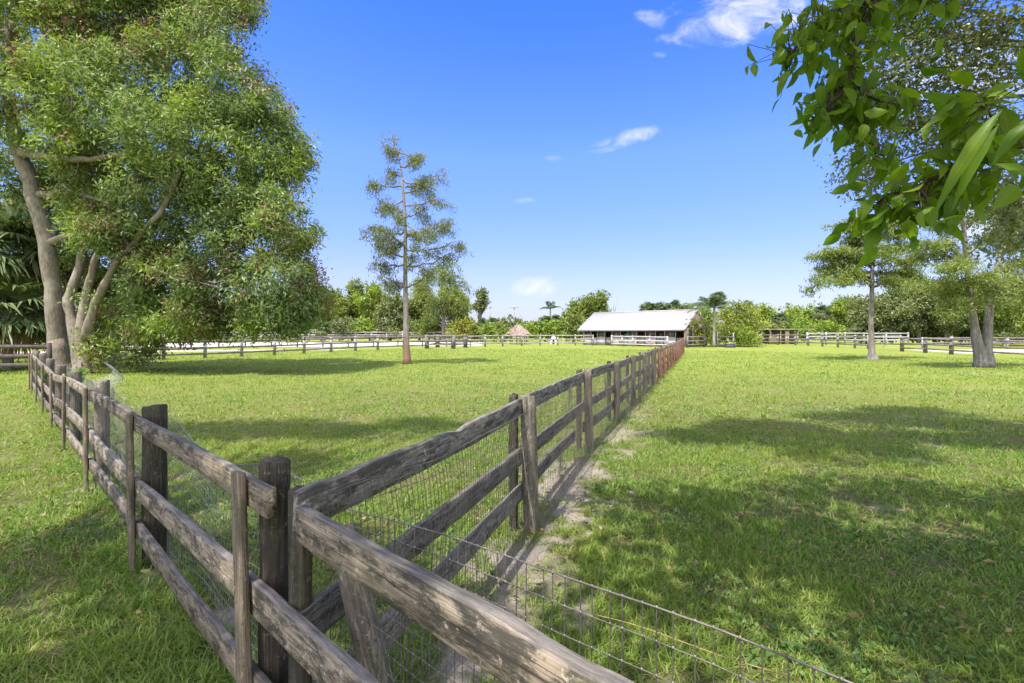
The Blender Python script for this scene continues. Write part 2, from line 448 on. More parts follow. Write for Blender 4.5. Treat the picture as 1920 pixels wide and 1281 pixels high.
sheet('sand_path', [(-46, 37.5), (-15.5, 43.5), (-15, 45.2), (-48, 40.5)], M['dirt'], 'pale worn path between paddock fence and arena')

def grass():
    rng = np.random.default_rng(11)
    def sample(n, r0, r1, p):
        # radius density ~ r^(1-p)
        e = 2 - p; u = rng.random(n)
        r = (r0 ** e + u * (r1 ** e - r0 ** e)) ** (1 / e)
        a = (rng.random(n) - .5) * math.radians(128)
        return r * np.sin(a), r * np.cos(a), r
    mb = MB()
    def blades(x, y, r, L, W, segs):
        n = len(x)
        az = rng.random(n) * 2 * math.pi
        lean = rng.random(n) ** .7 * 1.15 + .12
        bend = rng.random(n) * 1.1 + .2
        d = np.stack([np.cos(az), np.sin(az), np.zeros(n)], -1)
        tw = rng.normal(size=n) * .9
        s = np.stack([-np.sin(az + tw), np.cos(az + tw), np.zeros(n)], -1)
        P = np.stack([x, y, gz(x, y) - .004], -1)
        rows = []
        ang = lean.copy(); cur = P
        for k in range(segs + 1):
            w = W * (1.0, .95, .72, 0)[k] if segs == 3 else W * (1.0, .8, 0)[k]
            if k == segs: rows.append(cur[:, None])
            else: rows.append(np.stack([cur - s * w[:, None] * .5, cur + s * w[:, None] * .5], 1))
            st = L / segs
            cur = cur + d * (np.sin(ang) * st)[:, None] + np.array([0, 0, 1.0]) * (np.cos(ang) * st)[:, None]
            ang = ang + bend / segs
        V = np.concatenate(rows, 1); m = V.shape[1]
        base = (np.arange(n) * m)[:, None]
        Q = []
        for k in range(segs - 1):
            Q.append(base + np.array([[2 * k, 2 * k + 1, 2 * k + 3, 2 * k + 2]]))
        T = base + np.array([[m - 3, m - 2, m - 1]])
        mb.add(V.reshape(-1, 3), np.concatenate(Q) if Q else None, T)
    def accept(x, y, r, k):
        sm = sand_mask(x, y)
        cl = noise2(x, y, 3.2, 8.0)
        return rng.random(len(x)) < np.clip((cl - .22) * 2.4, .18, 1) * np.clip(1.03 - sm * 1.15, 0.015, 1) * k
    for n, r0, r1, p, sg, w0, l0 in ((330000, .45, 4.5, .7, 3, .0060, .064), (300000, 4.5, 10, 1.3, 2, .0082, .064), (330000, 10, 46, 1.5, 2, .014, .07)):
        x, y, r = sample(n, r0, r1, p)
        k = accept(x, y, r, 1.0); x, y, r = x[k], y[k], r[k]
        hmod = .55 + .9 * noise2(x, y, 1.6, 3.0)
        big = 1 + .035 * r
        L = l0 * (.5 + .9 * rng.random(len(x))) * hmod * (1 + .012 * r)
        W = w0 * (.6 + .7 * rng.random(len(x))) * big
        blades(x, y, r, L, W, sg)
    # taller uncut tufts along the fence feet
    xs, ys = [], []
    for k in range(420):
        s = rng.uniform(-1.0, 16); d = .74 + rng.normal() * .10
        cx, cy = -.728 * s + .685 * d, .685 * s + .728 * d
        if rng.random() < .55: continue
        m = 14; xs += list(cx + rng.normal(size=m) * .035); ys += list(cy + rng.normal(size=m) * .035)
    for k in range(330):
        t = rng.random() ** 1.6 * 20
        cx, cy = -.70 + .335 * t + rng.normal() * .09 - .05, 1.9 + .942 * t
        m = 12; xs += list(cx + rng.normal(size=m) * .04); ys += list(cy + rng.normal(size=m) * .04)
    x = np.array(xs); y = np.array(ys); k = (np.hypot(x, y) > .45) & (rng.random(len(x)) > sand_mask(x, y) * .7); x, y = x[k], y[k]
    blades(x, y, np.hypot(x, y), .15 * (.5 + rng.random(len(x))), .007 * (.7 + .6 * rng.random(len(x))), 3)
    o = link('grass', mb.mesh('grass', True), M['grass'])
    # flat clover and broad weeds in patches between the blades
    x, y, r = sample(60000, .6, 12, .9)
    k = (noise2(x, y, 1.5, 23.0) > .60) & (rng.random(len(x)) > sand_mask(x, y)); x, y = x[k], y[k]
    cm_ = MB(); A = norm(np.stack([rng.normal(size=len(x)), rng.normal(size=len(x)), .25 + .2 * rng.random(len(x))], -1))
    leaf_quads(cm_, np.stack([x, y, gz(x, y) + .02 + .035 * rng.random(len(x))], -1), A, .034 * (.6 + .8 * rng.random(len(x))), .024, 0, rng)
    tag(link('clover', cm_.mesh('clover'), M['clover']), 'low clover and broad-leaved weeds spread in patches through the lawn', 'weeds', kind='stuff')
    x, y, r = sample(2600, .6, 14, 1.0); k = (noise2(x, y, .6, 31.0) > .47); x, y = x[k], y[k]
    lm = MB(); leaf_quads(lm, np.stack([x, y, gz(x, y) + .03 + .02 * rng.random(len(x))], -1), norm(np.stack([rng.normal(size=len(x)), rng.normal(size=len(x)), .2 * rng.normal(size=len(x))], -1)), .06 * (.5 + rng.random(len(x))), .026, .15, rng)
    tag(link('leaf_litter', lm.mesh('leaf_litter'), M['litter']), 'dry brown leaves fallen on the near lawn', 'fallen leaves', kind='stuff')
    tag(o, 'short green lawn grass with coarse blades and straw patches', 'grass', kind='stuff')
grass()

# ------------------------------------------------------------------ wood pieces
def board_mesh(L, w, t, seed, warp=.012, rag=.004, name='board'):
    """plank along local x, width in z (0..w), thickness in y, with worn uneven edges"""
    rng = np.random.default_rng(seed)
    n = max(6, int(L / .045)); xs = np.linspace(0, L, n)
    sagz = np.sin(xs / L * math.pi) * rng.normal() * warp
    bow = np.sin(xs / L * math.pi) * rng.normal() * warp
    et = np.convolve(rng.normal(size=n + 4), [.2, .6, 1, .6, .2], 'valid') * rag * .16 - np.convolve(np.abs(rng.normal(size=n + 4)) ** 2, [.12, .3, .5, .3, .12], 'valid') * rag * .4
    eb = np.convolve(rng.normal(size=n + 4), [.2, .6, 1, .6, .2], 'valid') * rag * .2
    b = min(.004, t * .15)
    prof = [(-t / 2, b), (-t / 2 + b, 0), (t / 2 - b, 0), (t / 2, b), (t / 2, w - b), (t / 2 - b, w), (-t / 2 + b, w), (-t / 2, w - b)]
    V = np.zeros((n, 8, 3))
    for k, (yy, zz) in enumerate(prof):
        V[:, k, 0] = xs; V[:, k, 1] = yy + bow
        V[:, k, 2] = zz + sagz + (et if zz > w / 2 else eb)
    V[0, :, 0] += rng.normal(size=8) * .003; V[-1, :, 0] += rng.normal(size=8) * .003
    i = np.arange(n - 1)[:, None] * 8; j = np.arange(8)[None]; j2 = (j + 1) % 8
    Q = np.stack([i + j, i + 8 + j, i + 8 + j2, i + j2], -1).reshape(-1, 4)
    e = (n - 1) * 8
    caps = [[0, 1, 2, 3], [0, 3, 4, 7], [7, 4, 5, 6]]
    Q = np.vstack([Q, caps, [[e + c for c in q[::-1]] for q in caps]])
    mb = MB(); mb.add(V.reshape(-1, 3), Q); return mb.mesh(name)

def board(parent, name, p0, p1, w, t, mat, seed, ext=0.0, lbl=None, **kw):
    """plank from p0 to p1 (top edge positions), parented in world space"""
    p0, p1 = Vector(p0), Vector(p1)
    d = (p1 - p0); L = d.length; X = d / L
    Y = Vector((0, 0, 1)).cross(X).normalized(); Z = X.cross(Y)
    o0 = p0 - X * ext - Z * w
    Mx = Matrix(((X.x, Y.x, Z.x, o0.x), (X.y, Y.y, Z.y, o0.y), (X.z, Y.z, Z.z, o0.z), (0, 0, 0, 1)))
    loc = Matrix.Translation(-parent.location) @ Mx
    o = link(name, board_mesh(L + 2 * ext, w, t, seed, name=name, **kw), mat, parent, M=loc)
    if lbl: o['label'] = lbl
    return o

def upright(parent, name, base, top, wx, wy, rz, mat, seed, rnd=False, lbl=None):
    """post standing at base, round or square, jittered; local z along it"""
    rng = np.random.default_rng(seed)
    base, top = Vector(base), Vector(top)
    d = top - base; L = d.length
    mb = MB(); n = max(5, int(L / .1))
    k = 14 if rnd else 8
    if rnd: prof = np.array([(math.cos(a) * wx, math.sin(a) * wx) for a in np.arange(k) * 2 * math.pi / k])
    else:
        b = .008
        prof = np.array([(-wx + b, -wy), (wx - b, -wy), (wx, -wy + b), (wx, wy - b), (wx - b, wy), (-wx + b, wy), (-wx, wy - b), (-wx, -wy + b)])
    zs = np.linspace(0, L, n)
    jit = 1 + .03 * np.convolve(rng.normal(size=n + 2), [.5, 1, .5], 'valid')[:, None, None] + (.025 if rnd else .008) * rng.normal(size=(1, k, 1))
    V = np.zeros((n, k, 3)); V[:, :, :2] = prof[None] * jit; V[:, :, 2] = zs[:, None]
    V[-1, :, 2] += rng.normal(size=k) * .005 + prof[:, 0] * rng.normal() * .15
    top_in = V[-1].copy(); top_in[:, :2] *= .93; top_in[:, 2] += .008
    V = np.vstack([V.reshape(-1, 3), top_in, [[0, 0, top_in[:, 2].mean()]]])
    i = np.arange(n)[:, None] * k; j = np.arange(k)[None]; j2 = (j + 1) % k
    Q = np.stack([i + j, i + j2, i + k + j2, i + k + j], -1).reshape(-1, 4)
    T = np.stack([n * k + np.arange(k), n * k + (np.arange(k) + 1) % k, np.full(k, n * k + k)], -1)
    mb.add(V, Q, T)
    q = Vector((0, 0, 1)).rotation_difference(d.normalized())
    Mx = Matrix.Translation(base - parent.location) @ q.to_matrix().to_4x4() @ Matrix.Rotation(rz, 4, 'Z')
    o = link(name, mb.mesh(name), mat, parent, M=Mx)
    if lbl: o['label'] = lbl
    return o

def wire_sheet(parent, name, path, ztop, z0, mat, dx=.05, dz=.1, r=.0011, wobble=.012, seed=1, lbl=None, lean=None, knots=0.0):
    """woven wire along a ground path; ztop(t) gives the height of its top wire"""
    rng = np.random.default_rng(seed)
    path = np.array(path, float)
    seg = np.hypot(*np.diff(path, axis=0).T); cum = np.concatenate([[0], np.cumsum(seg)]); L = cum[-1]
    def pos(s, z):
        x = np.interp(s, cum, path[:, 0]); y = np.interp(s, cum, path[:, 1])
        t = np.stack([np.interp(s + .05, cum, path[:, 0]) - np.interp(s - .05, cum, path[:, 0]), np.interp(s + .05, cum, path[:, 1]) - np.interp(s - .05, cum, path[:, 1])], -1)
        t = norm(t); nn = np.stack([t[..., 1], -t[..., 0]], -1)
        o = (vnoise(np.stack([s * 1.9, z * 2.5, np.full_like(s, seed * 3.1)], -1) + 40) - .5) * wobble * 5
        if lean is not None: o = o + lean(s, z)
        zz = z + (vnoise(np.stack([s * 2.3, z * 3 + 7, np.full_like(s, seed * 1.3)], -1) + 21) - .5) * wobble * 2
        return np.stack([x + nn[..., 0] * o, y + nn[..., 1] * o, zz], -1)
    mb = MB()
    org = np.array(parent.location)
    nz = int(round((ztop(0) - z0) / dz))
    ss = np.arange(0, L, .12)
    for k in range(nz + 1):
        f = k / nz
        zt = np.array([ztop(s) for s in ss])
        mb.tube(pos(ss, z0 + (zt - z0) * f) - org, r * (1.7 if k == nz else 1.0), 4, False)
    for s in np.arange(.01, L, dx):
        s2 = s + rng.normal() * .004
        zz = np.linspace(z0, ztop(s2), max(6, nz + 1))
        P = pos(np.full(len(zz), s2), zz) - org
        mb.tube(P, r, 4, False)
        if knots and s < knots:
            for k in range(1, len(zz)):
                mb.tube([P[k] - [0, 0, r * 2.6], P[k], P[k] + [0, 0, r * 2.6]], [r * 1.5, r * 2.6, r * 1.5], 5)
    o = link(name, mb.mesh(name), mat, parent)
    if lbl: o['label'] = lbl
    return o

# ------------------------------------------------------------------ the near fences
U = np.array([-.728, .685]); NN = np.array([.685, .728])
def fp(s, d, z=0.0):
    q = U * s + NN * d
    return (q[0], q[1], z)
RZ = math.atan2(U[1], U[0])

lf = thing('board_fence', 'weathered brown three-board fence with battens receding to the big tree on the left', 'fence', fp(4.35, .7), group='weathered fences meeting at the corner')
S = [2.04, 4.35, 6.97, 9.5, 12.0, 14.5, 17.0, 19.4, 20.8]
top = [1.13, 1.105, 1.09, 1.08, .97, 1.02, 1.05, 1.10, 1.10]
mid = [.765, .655, .66, .64, .56, .60, .63, .64, .64]
low = [.425, .345, .34, .32, .26, .28, .30, .30, .30]
for k in range(len(S) - 1):
    for hs, nm in ((top, 'top'), (mid, 'mid'), (low, 'low')):
        a, b = S[k], S[k + 1]
        e0 = -.16 if (k == 0 and nm == 'top') else (-1.2 if k == 0 else .0)
        board(lf, 'rail', fp(a + e0 if k == 0 else a + .004, .695, hs[k] + (0 if k else 0)), fp(b - .004, .695, hs[k + 1] + random.uniform(-.008, .008)), {'top': .114, 'mid': .134, 'low': .118}[nm], .036, M['rail'], 100 + k * 3 + len(nm) + int(hs[0] * 100), rag=.0035)
for k, s in enumerate(S):
    lean = (.10, .13, .09, .30, .12, .05, .05, .02, .02)[k]
    zt = top[k] + .012
    upright(lf, 'batten', fp(s - .03 if k != 3 else s + .1, .655, -.02 if k != 3 else -.02), fp(s - .03 + lean * (1 if k != 3 else .2), .655, zt), .044, .018, RZ, M['batten'], 200 + k)
    rr = (.054, .078, .075, .07, .07, .07, .07, .06, .06)[k]
    upright(lf, 'post', fp(s + .02, .715 + rr, -.02), fp(s + .02 + .02 * random.uniform(-1, 1), .715 + rr, (1.18, 1.165, 1.16, 1.14, 1.12, 1.15, 1.2, 1.2, 1.2)[k]), rr, rr, 0, M['post'] if k < 2 else M['post_grey'], 220 + k, True)
wire_sheet(lf, 'wire_mesh', [fp(2.1, .90)[:2], fp(8.0, .90)[:2], fp(12, .92)[:2], fp(20, .9)[:2]], lambda s: 1.06 - .10 * math.sin(s * 1.3) ** 2 + .03 * math.sin(s * 4.1), .02, M['wire_pale'], dx=.045, dz=.075, r=.0016, wobble=.02, seed=4)
# the sheet of mesh that has come loose and folded over
def loose_mesh():
    mb = MB(); org = np.array(lf.location)
    a = np.array(fp(10.2, 1.0)); u = np.array([U[0], U[1], 0]); n = np.array([NN[0], NN[1], 0])
    def q(s, v):
        ph = v * 2.4
        return a + u * s + n * (.10 + .34 * math.sin(ph) * (1 + .15 * s)) + np.array([0, 0, .80 + .20 * (1 - math.cos(ph)) * .75 + .05 * s * v])
    for s in np.arange(0, 1.9, .1): mb.tube([q(s, v) - org for v in np.linspace(0, 1, 12)], .0022, 4, False)
    for v in np.linspace(0, 1, 10): mb.tube([q(s, v) - org for s in np.linspace(0, 1.9, 12)], .0022, 4, False)
    link('loose_wire_mesh', mb.mesh('loose_wire_mesh'), M['wire_pale'], lf)['label'] = 'pale wire mesh folded loose above the rails'
loose_mesh()

# the section that runs on past the corner under the camera
nf = thing('board_fence', 'weathered mossy fence section with sagging wire mesh crossing the bottom of the view', 'fence', fp(0.2, .72), group='weathered fences meeting at the corner')
board(nf, 'rail', fp(1.62, .695, 1.128), fp(-1.9, .695, 1.150), .118, .040, M['rail'], 311, rag=.006, warp=0)
board(nf, 'rail', fp(.83, .699, .780), fp(-1.9, .699, .80), .125, .036, M['rail'], 312)
board(nf, 'rail', fp(.83, .699, .45), fp(-1.9, .699, .47), .125, .036, M['rail'], 313)
upright(nf, 'post', fp(1.42, .99, -.02), fp(1.66, .86, .985), .052, .052, .3, M['post_grey'], 314, True, 'short leaning greenish post behind the rail')
upright(nf, 'post', fp(-1.3, .80, -.02), fp(-1.3, .80, 1.2), .07, .07, 0, M['post'], 315, True)
zt = lambda s: float(np.interp(s, [0, .35, .75, 1.2, 1.6, 2.2, 3.2], [1.115, 1.150, 1.185, 1.215, 1.235, 1.20, 1.15]))
wire_sheet(nf, 'wire_mesh', [fp(1.50, .80)[:2], fp(1.0, .81)[:2], fp(-.3, .80)[:2], fp(-1.8, .80)[:2]], zt, .02, M['wire'], dx=.035, dz=.058, r=.00125, wobble=.007, seed=9, lbl='rusty brown sagging wire mesh', knots=9)
mb = MB(); org = np.array(nf.location)
tw = np.array([fp(s, .835, float(np.interp(s, [-1.8, -.6, .2, .75, 1.2], [1.12, 1.13, 1.175, 1.10, 1.09])) + .004 * math.sin(s * 17)) for s in np.linspace(.55, -1.8, 60)]) - org
mb.tube(tw, .0011, 5)
link('twine', mb.mesh('twine'), M['twine'], nf)['label'] = 'yellow twine running below the top wire'

# the dividing fence that runs to the barn
cf = thing('board_fence', 'long grey board fence with wire mesh dividing the two paddocks up to the barn', 'fence', (-.74, 1.75, 0), group='weathered fences meeting at the corner')
CP = [(-.745, 1.73), (.085, 4.24), (1.055, 7.14)]
n_c = 15
for k in range(1, n_c + 1): CP.append((1.055 + .368 * 2.44 * k, 7.14 + .93 * 2.44 * k))
def cd(k):
    a = CP[max(0, k - 1)]; b = CP[min(len(CP) - 1, k + 1)]
    d = np.array([b[0] - a[0], b[1] - a[1]]); d /= np.linalg.norm(d); return d, np.array([d[1], -d[0]])
def gzz(p): return float(gz(p[0], p[1]))
ctop = [1.155, 1.145, 1.14] + [1.13 + .015 * math.sin(k * 2.1) for k in range(n_c)]
for k in range(len(CP) - 1):
    a, b = CP[k], CP[k + 1]
    for q, (h, w) in enumerate(((0, .15), (-.43, .145), (-.745, .145))):
        za, zb = ctop[k] + h + gzz(a), ctop[k + 1] + h + gzz(b)
        if k == 1 and q == 2:      # the lowest board here has dropped at its far end
            board(cf, 'rail', (a[0], a[1], za), (b[0] - .22, b[1] - .66, zb + .02), w, .036, M['rail_grey'], 400 + k * 3 + q, lbl='broken grey lower board')
            continue
        board(cf, 'rail', (a[0], a[1], za), (b[0], b[1], zb), w, .036, M['rail_grey'], 400 + k * 3 + q, ext=-.003 if k else .03, rag=.006 if k < 2 else .004)
for k, p in enumerate(CP):
    d, nn = cd(k); rz = math.atan2(d[1], d[0]); g = gzz(p)
    lean = random.uniform(-.03, .03)
    if k == 0:
        upright(cf, 'post', (p[0] - .02, p[1] + .02, -.02), (p[0] - .02, p[1] + .02, 1.13), .03, .036, rz, M['post'], 500)
        continue
    r_ = .066 if k == 1 else .062
    upright(cf, 'post', (p[0] + nn[0] * (.02 + r_), p[1] + nn[1] * (.02 + r_), g - .02), (p[0] + nn[0] * (.02 + r_) + lean, p[1] + nn[1] * (.02 + r_), g + 1.165 - (.02 if k == 1 else 0)), r_, r_, rz, M['post_grey'], 500 + k, True)
    upright(cf, 'batten', (p[0] - nn[0] * .055 + d[0] * -.06, p[1] - nn[1] * .055 - d[1] * .06, g - .02), (p[0] - nn[0] * .055 - d[0] * .06, p[1] - nn[1] * .055 - d[1] * .06, g + 1.16), .045, .032, rz, M['post'], 540 + k)
offs = [(p[0] + cd(k)[1][0] * .03, p[1] + cd(k)[1][1] * .03) for k, p in enumerate(CP)]
offs = [(offs[0][0] + .02, offs[0][1])] + offs[1:]
off2 = [(p[0] + cd(k)[1][0] * .16, p[1] + cd(k)[1][1] * .16) for k, p in enumerate(CP)]
def ct(s): return 1.10 - .05 * math.sin(min(s, 2.65) / 2.65 * math.pi) + .01 * math.sin(s * 5)
path = [(offs[0][0], offs[0][1])] + [(off2[1][0], off2[1][1]), (off2[2][0], off2[2][1])] + off2[3:7]
wire_sheet(cf, 'wire_mesh', path, ct, .01, M['wire'], dx=.04, dz=.08, r=.0016, wobble=.016, seed=21, lbl='old brown wire mesh bowing off the boards')
rp = off2[6:]
def rust_mesh():
    mb = MB(); org = np.array(cf.location); P = np.array(rp)
    seg = np.hypot(*np.diff(P, axis=0).T); cum = np.concatenate([[0], np.cumsum(seg)])
    def q(s, z):
        x, y = np.interp(s, cum, P[:, 0]), np.interp(s, cum, P[:, 1])
        return np.array([x + .05 * math.sin(s * 3 + z * 4), y, z + float(gz(x, y))]) - org
    for s in np.arange(0, cum[-1] - 2.5, .08): mb.tube([q(s, z) for z in np.linspace(.02, 1.12, 5)], .0024, 4, False)
    for z in np.linspace(.03, 1.12, 9): mb.tube([q(s, z) for s in np.arange(0, cum[-1] - 2.5, .3)], .0026, 4, False)
    link('rusty_wire_mesh', mb.mesh('rusty_wire_mesh'), M['rust'], cf)['label'] = 'rust red wire mesh on the far stretch'
rust_mesh()

# ------------------------------------------------------------------ the distant fences
def far_fence(label, pts, spacing, mat, htop=1.2, rails=(0, .42, .80), pr=.07, rw=.13, group='distant paddock fences', name='paddock_fence', pmat=None, tall=.05):
    pts = [np.array(p, float) for p in pts]
    o = thing(name, label, 'fence', (pts[0][0], pts[0][1], gzz(pts[0])), group=group)
    org = np.array(o.location)
    nodes = []
    for a, b in zip(pts[:-1], pts[1:]):
        L = np.linalg.norm(b - a); n = max(1, int(round(L / spacing)))
        nodes += [a + (b - a) * i / n for i in range(n)]
    nodes.append(pts[-1])
    mbp = MB(); mbp.box(-pr, pr, -pr, pr, -.05, htop + tall)
    pm = mbp.mesh('post')
    ptilt = 0
    for k, q in enumerate(nodes):
        d = nodes[min(k + 1, len(nodes) - 1)] - nodes[max(k - 1, 0)]
        z = gzz(q) + random.uniform(-.03, .03)
        Mx = Matrix.Translation(Vector((q[0], q[1], z)) - Vector(org)) @ Matrix.Rotation(math.atan2(d[1], d[0]), 4, 'Z') @ Matrix.Rotation(random.uniform(-.03, .03), 4, 'X')
        link('post', pm, pmat or mat, o, M=Mx)
    for r in rails:
        for k in range(len(nodes) - 1):
            a, b = nodes[k], nodes[k + 1]
            d = (b - a) / np.linalg.norm(b - a); nn = np.array([d[1], -d[0]]) * (pr + .016)
            a2, b2 = a + nn, b + nn
            pa = (a2[0], a2[1], gzz(a) + htop - r + random.uniform(-.02, .02)); pb = (b2[0], b2[1], gzz(b) + htop - r + random.uniform(-.02, .02))
            mb = MB()
            X = Vector(pb) - Vector(pa); L = X.length; X /= L; Y = Vector((0, 0, 1)).cross(X).normalized(); Z = X.cross(Y)
            Mx = Matrix(((X.x, Y.x, Z.x, pa[0]), (X.y, Y.y, Z.y, pa[1]), (X.z, Y.z, Z.z, pa[2]), (0, 0, 0, 1)))
            mb.box(.004, L - .004, -.014, .014, -rw, 0)
            link('rail', mb.mesh('rail'), mat, o, M=Matrix.Translation(-Vector(org)) @ Mx)
    return o
far_fence('grey three-board fence along the left paddock passing behind the lone cypress', [(-25, 27), (-12.2, 44.0), (-8.2, 47.0)], 2.5, M['far_wood_dark'], 1.2, pr=.085, pmat=M['far_wood'])
far_fence('grey board fence in front of the thatched hut ending near the barn', [(-4.6, 49.0), (-1.0, 52.5), (3.2, 55), (9.2, 55.0)], 2.2, M['far_wood'], 1.2)
far_fence('short sturdy fence pen with wide posts just right of the lone cypress', [(-8.2, 46.6), (-5.6, 46.2), (-4.7, 48.8), (-7.6, 49.4), (-8.2, 46.6)], 3.0, M['far_wood_dark'], 1.25, pr=.16, name='fence_pen', pmat=M['far_wood_dark'])
far_fence('pale low rail fence along the near edge of the sand arena', [(-62, 46.4), (-30, 49.5), (-4.5, 52.4)], 2.7, M['far_wood_dark'], 1.1, rails=(0, .5), pr=.06)
far_fence('light grey fence along the back of the sand arena before the trees', [(-68, 77), (-30, 77.5), (2.5, 77)], 2.6, M['far_wood_white'], 1.65, pr=.10, rw=.16)
far_fence('bleached rail fence standing in front of the barn stalls', [(11.0, 53.2), (12.8, 51.2), (15.6, 48.6)], 1.75, M['far_wood_white'], 1.12, pr=.07)
far_fence('dark board fence between the barn corner and the timber gateway', [(17.6, 48.5), (19.8, 49.8)], 2.3, M['far_wood_dark'], 1.15)
far_fence('short dark fence panel with two tall pale posts beside the round shrub', [(21.3, 50.2), (22.9, 50.0)], 1.7, M['far_wood_dark'], 1.1, pr=.06, pmat=M['far_wood_white'], tall=.42)
far_fence('long brown board fence closing the right paddock behind the cypresses', [(30.0, 62), (32.8, 56), (33.3, 47.0), (33.5, 45.5)], 2.5, M['far_wood_dark'], 1.25, pr=.075, pmat=M['far_wood'])
far_fence('brown board fence right of the metal gate behind the twin-trunk cypress', [(33.3, 41.3), (33.6, 37), (34.4, 32), (35.0, 27.5)], 2.35, M['far_wood_dark'], 1.2, pr=.10)
far_fence('pale stub-post fence beyond the dirt track on the far right', [(38.5, 45.3), (50, 46.3), (64, 47.5)], 3.2, M['far_wood_dark'], 1.1, rails=(.0, .45), pr=.09, pmat=M['far_wood_white'])
far_fence('white-grey paddock fence behind the long brown fence near the open shelter', [(36, 59), (42.5, 58.4), (47.5, 58)], 2.1, M['far_wood_white'], 1.45, pr=.07)
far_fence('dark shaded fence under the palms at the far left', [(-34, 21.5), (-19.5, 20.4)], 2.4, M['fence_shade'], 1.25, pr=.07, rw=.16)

# metal gate
g = thing('metal_gate', 'pale tubular metal gate between two fence runs on the right', 'gate', (33.4, 45.4, gzz((33.4, 45.4))))
mb = MB()
for z in (.2, .4, .62, .86, 1.1, 1.3): mb.tube([(0, -.15, z), (-.06, -2.0, z), (-.1, -3.9, z)], .022, 6)
link('rails', mb.mesh('rails'), M['far_wood_white'], g)
for y in (-.15, -2.0, -3.9):
    mb = MB(); mb.tube([(-.05, y, .15), (-.05, y, 1.34)], .03, 6); link('upright', mb.mesh('upright'), M['far_wood_white'], g)

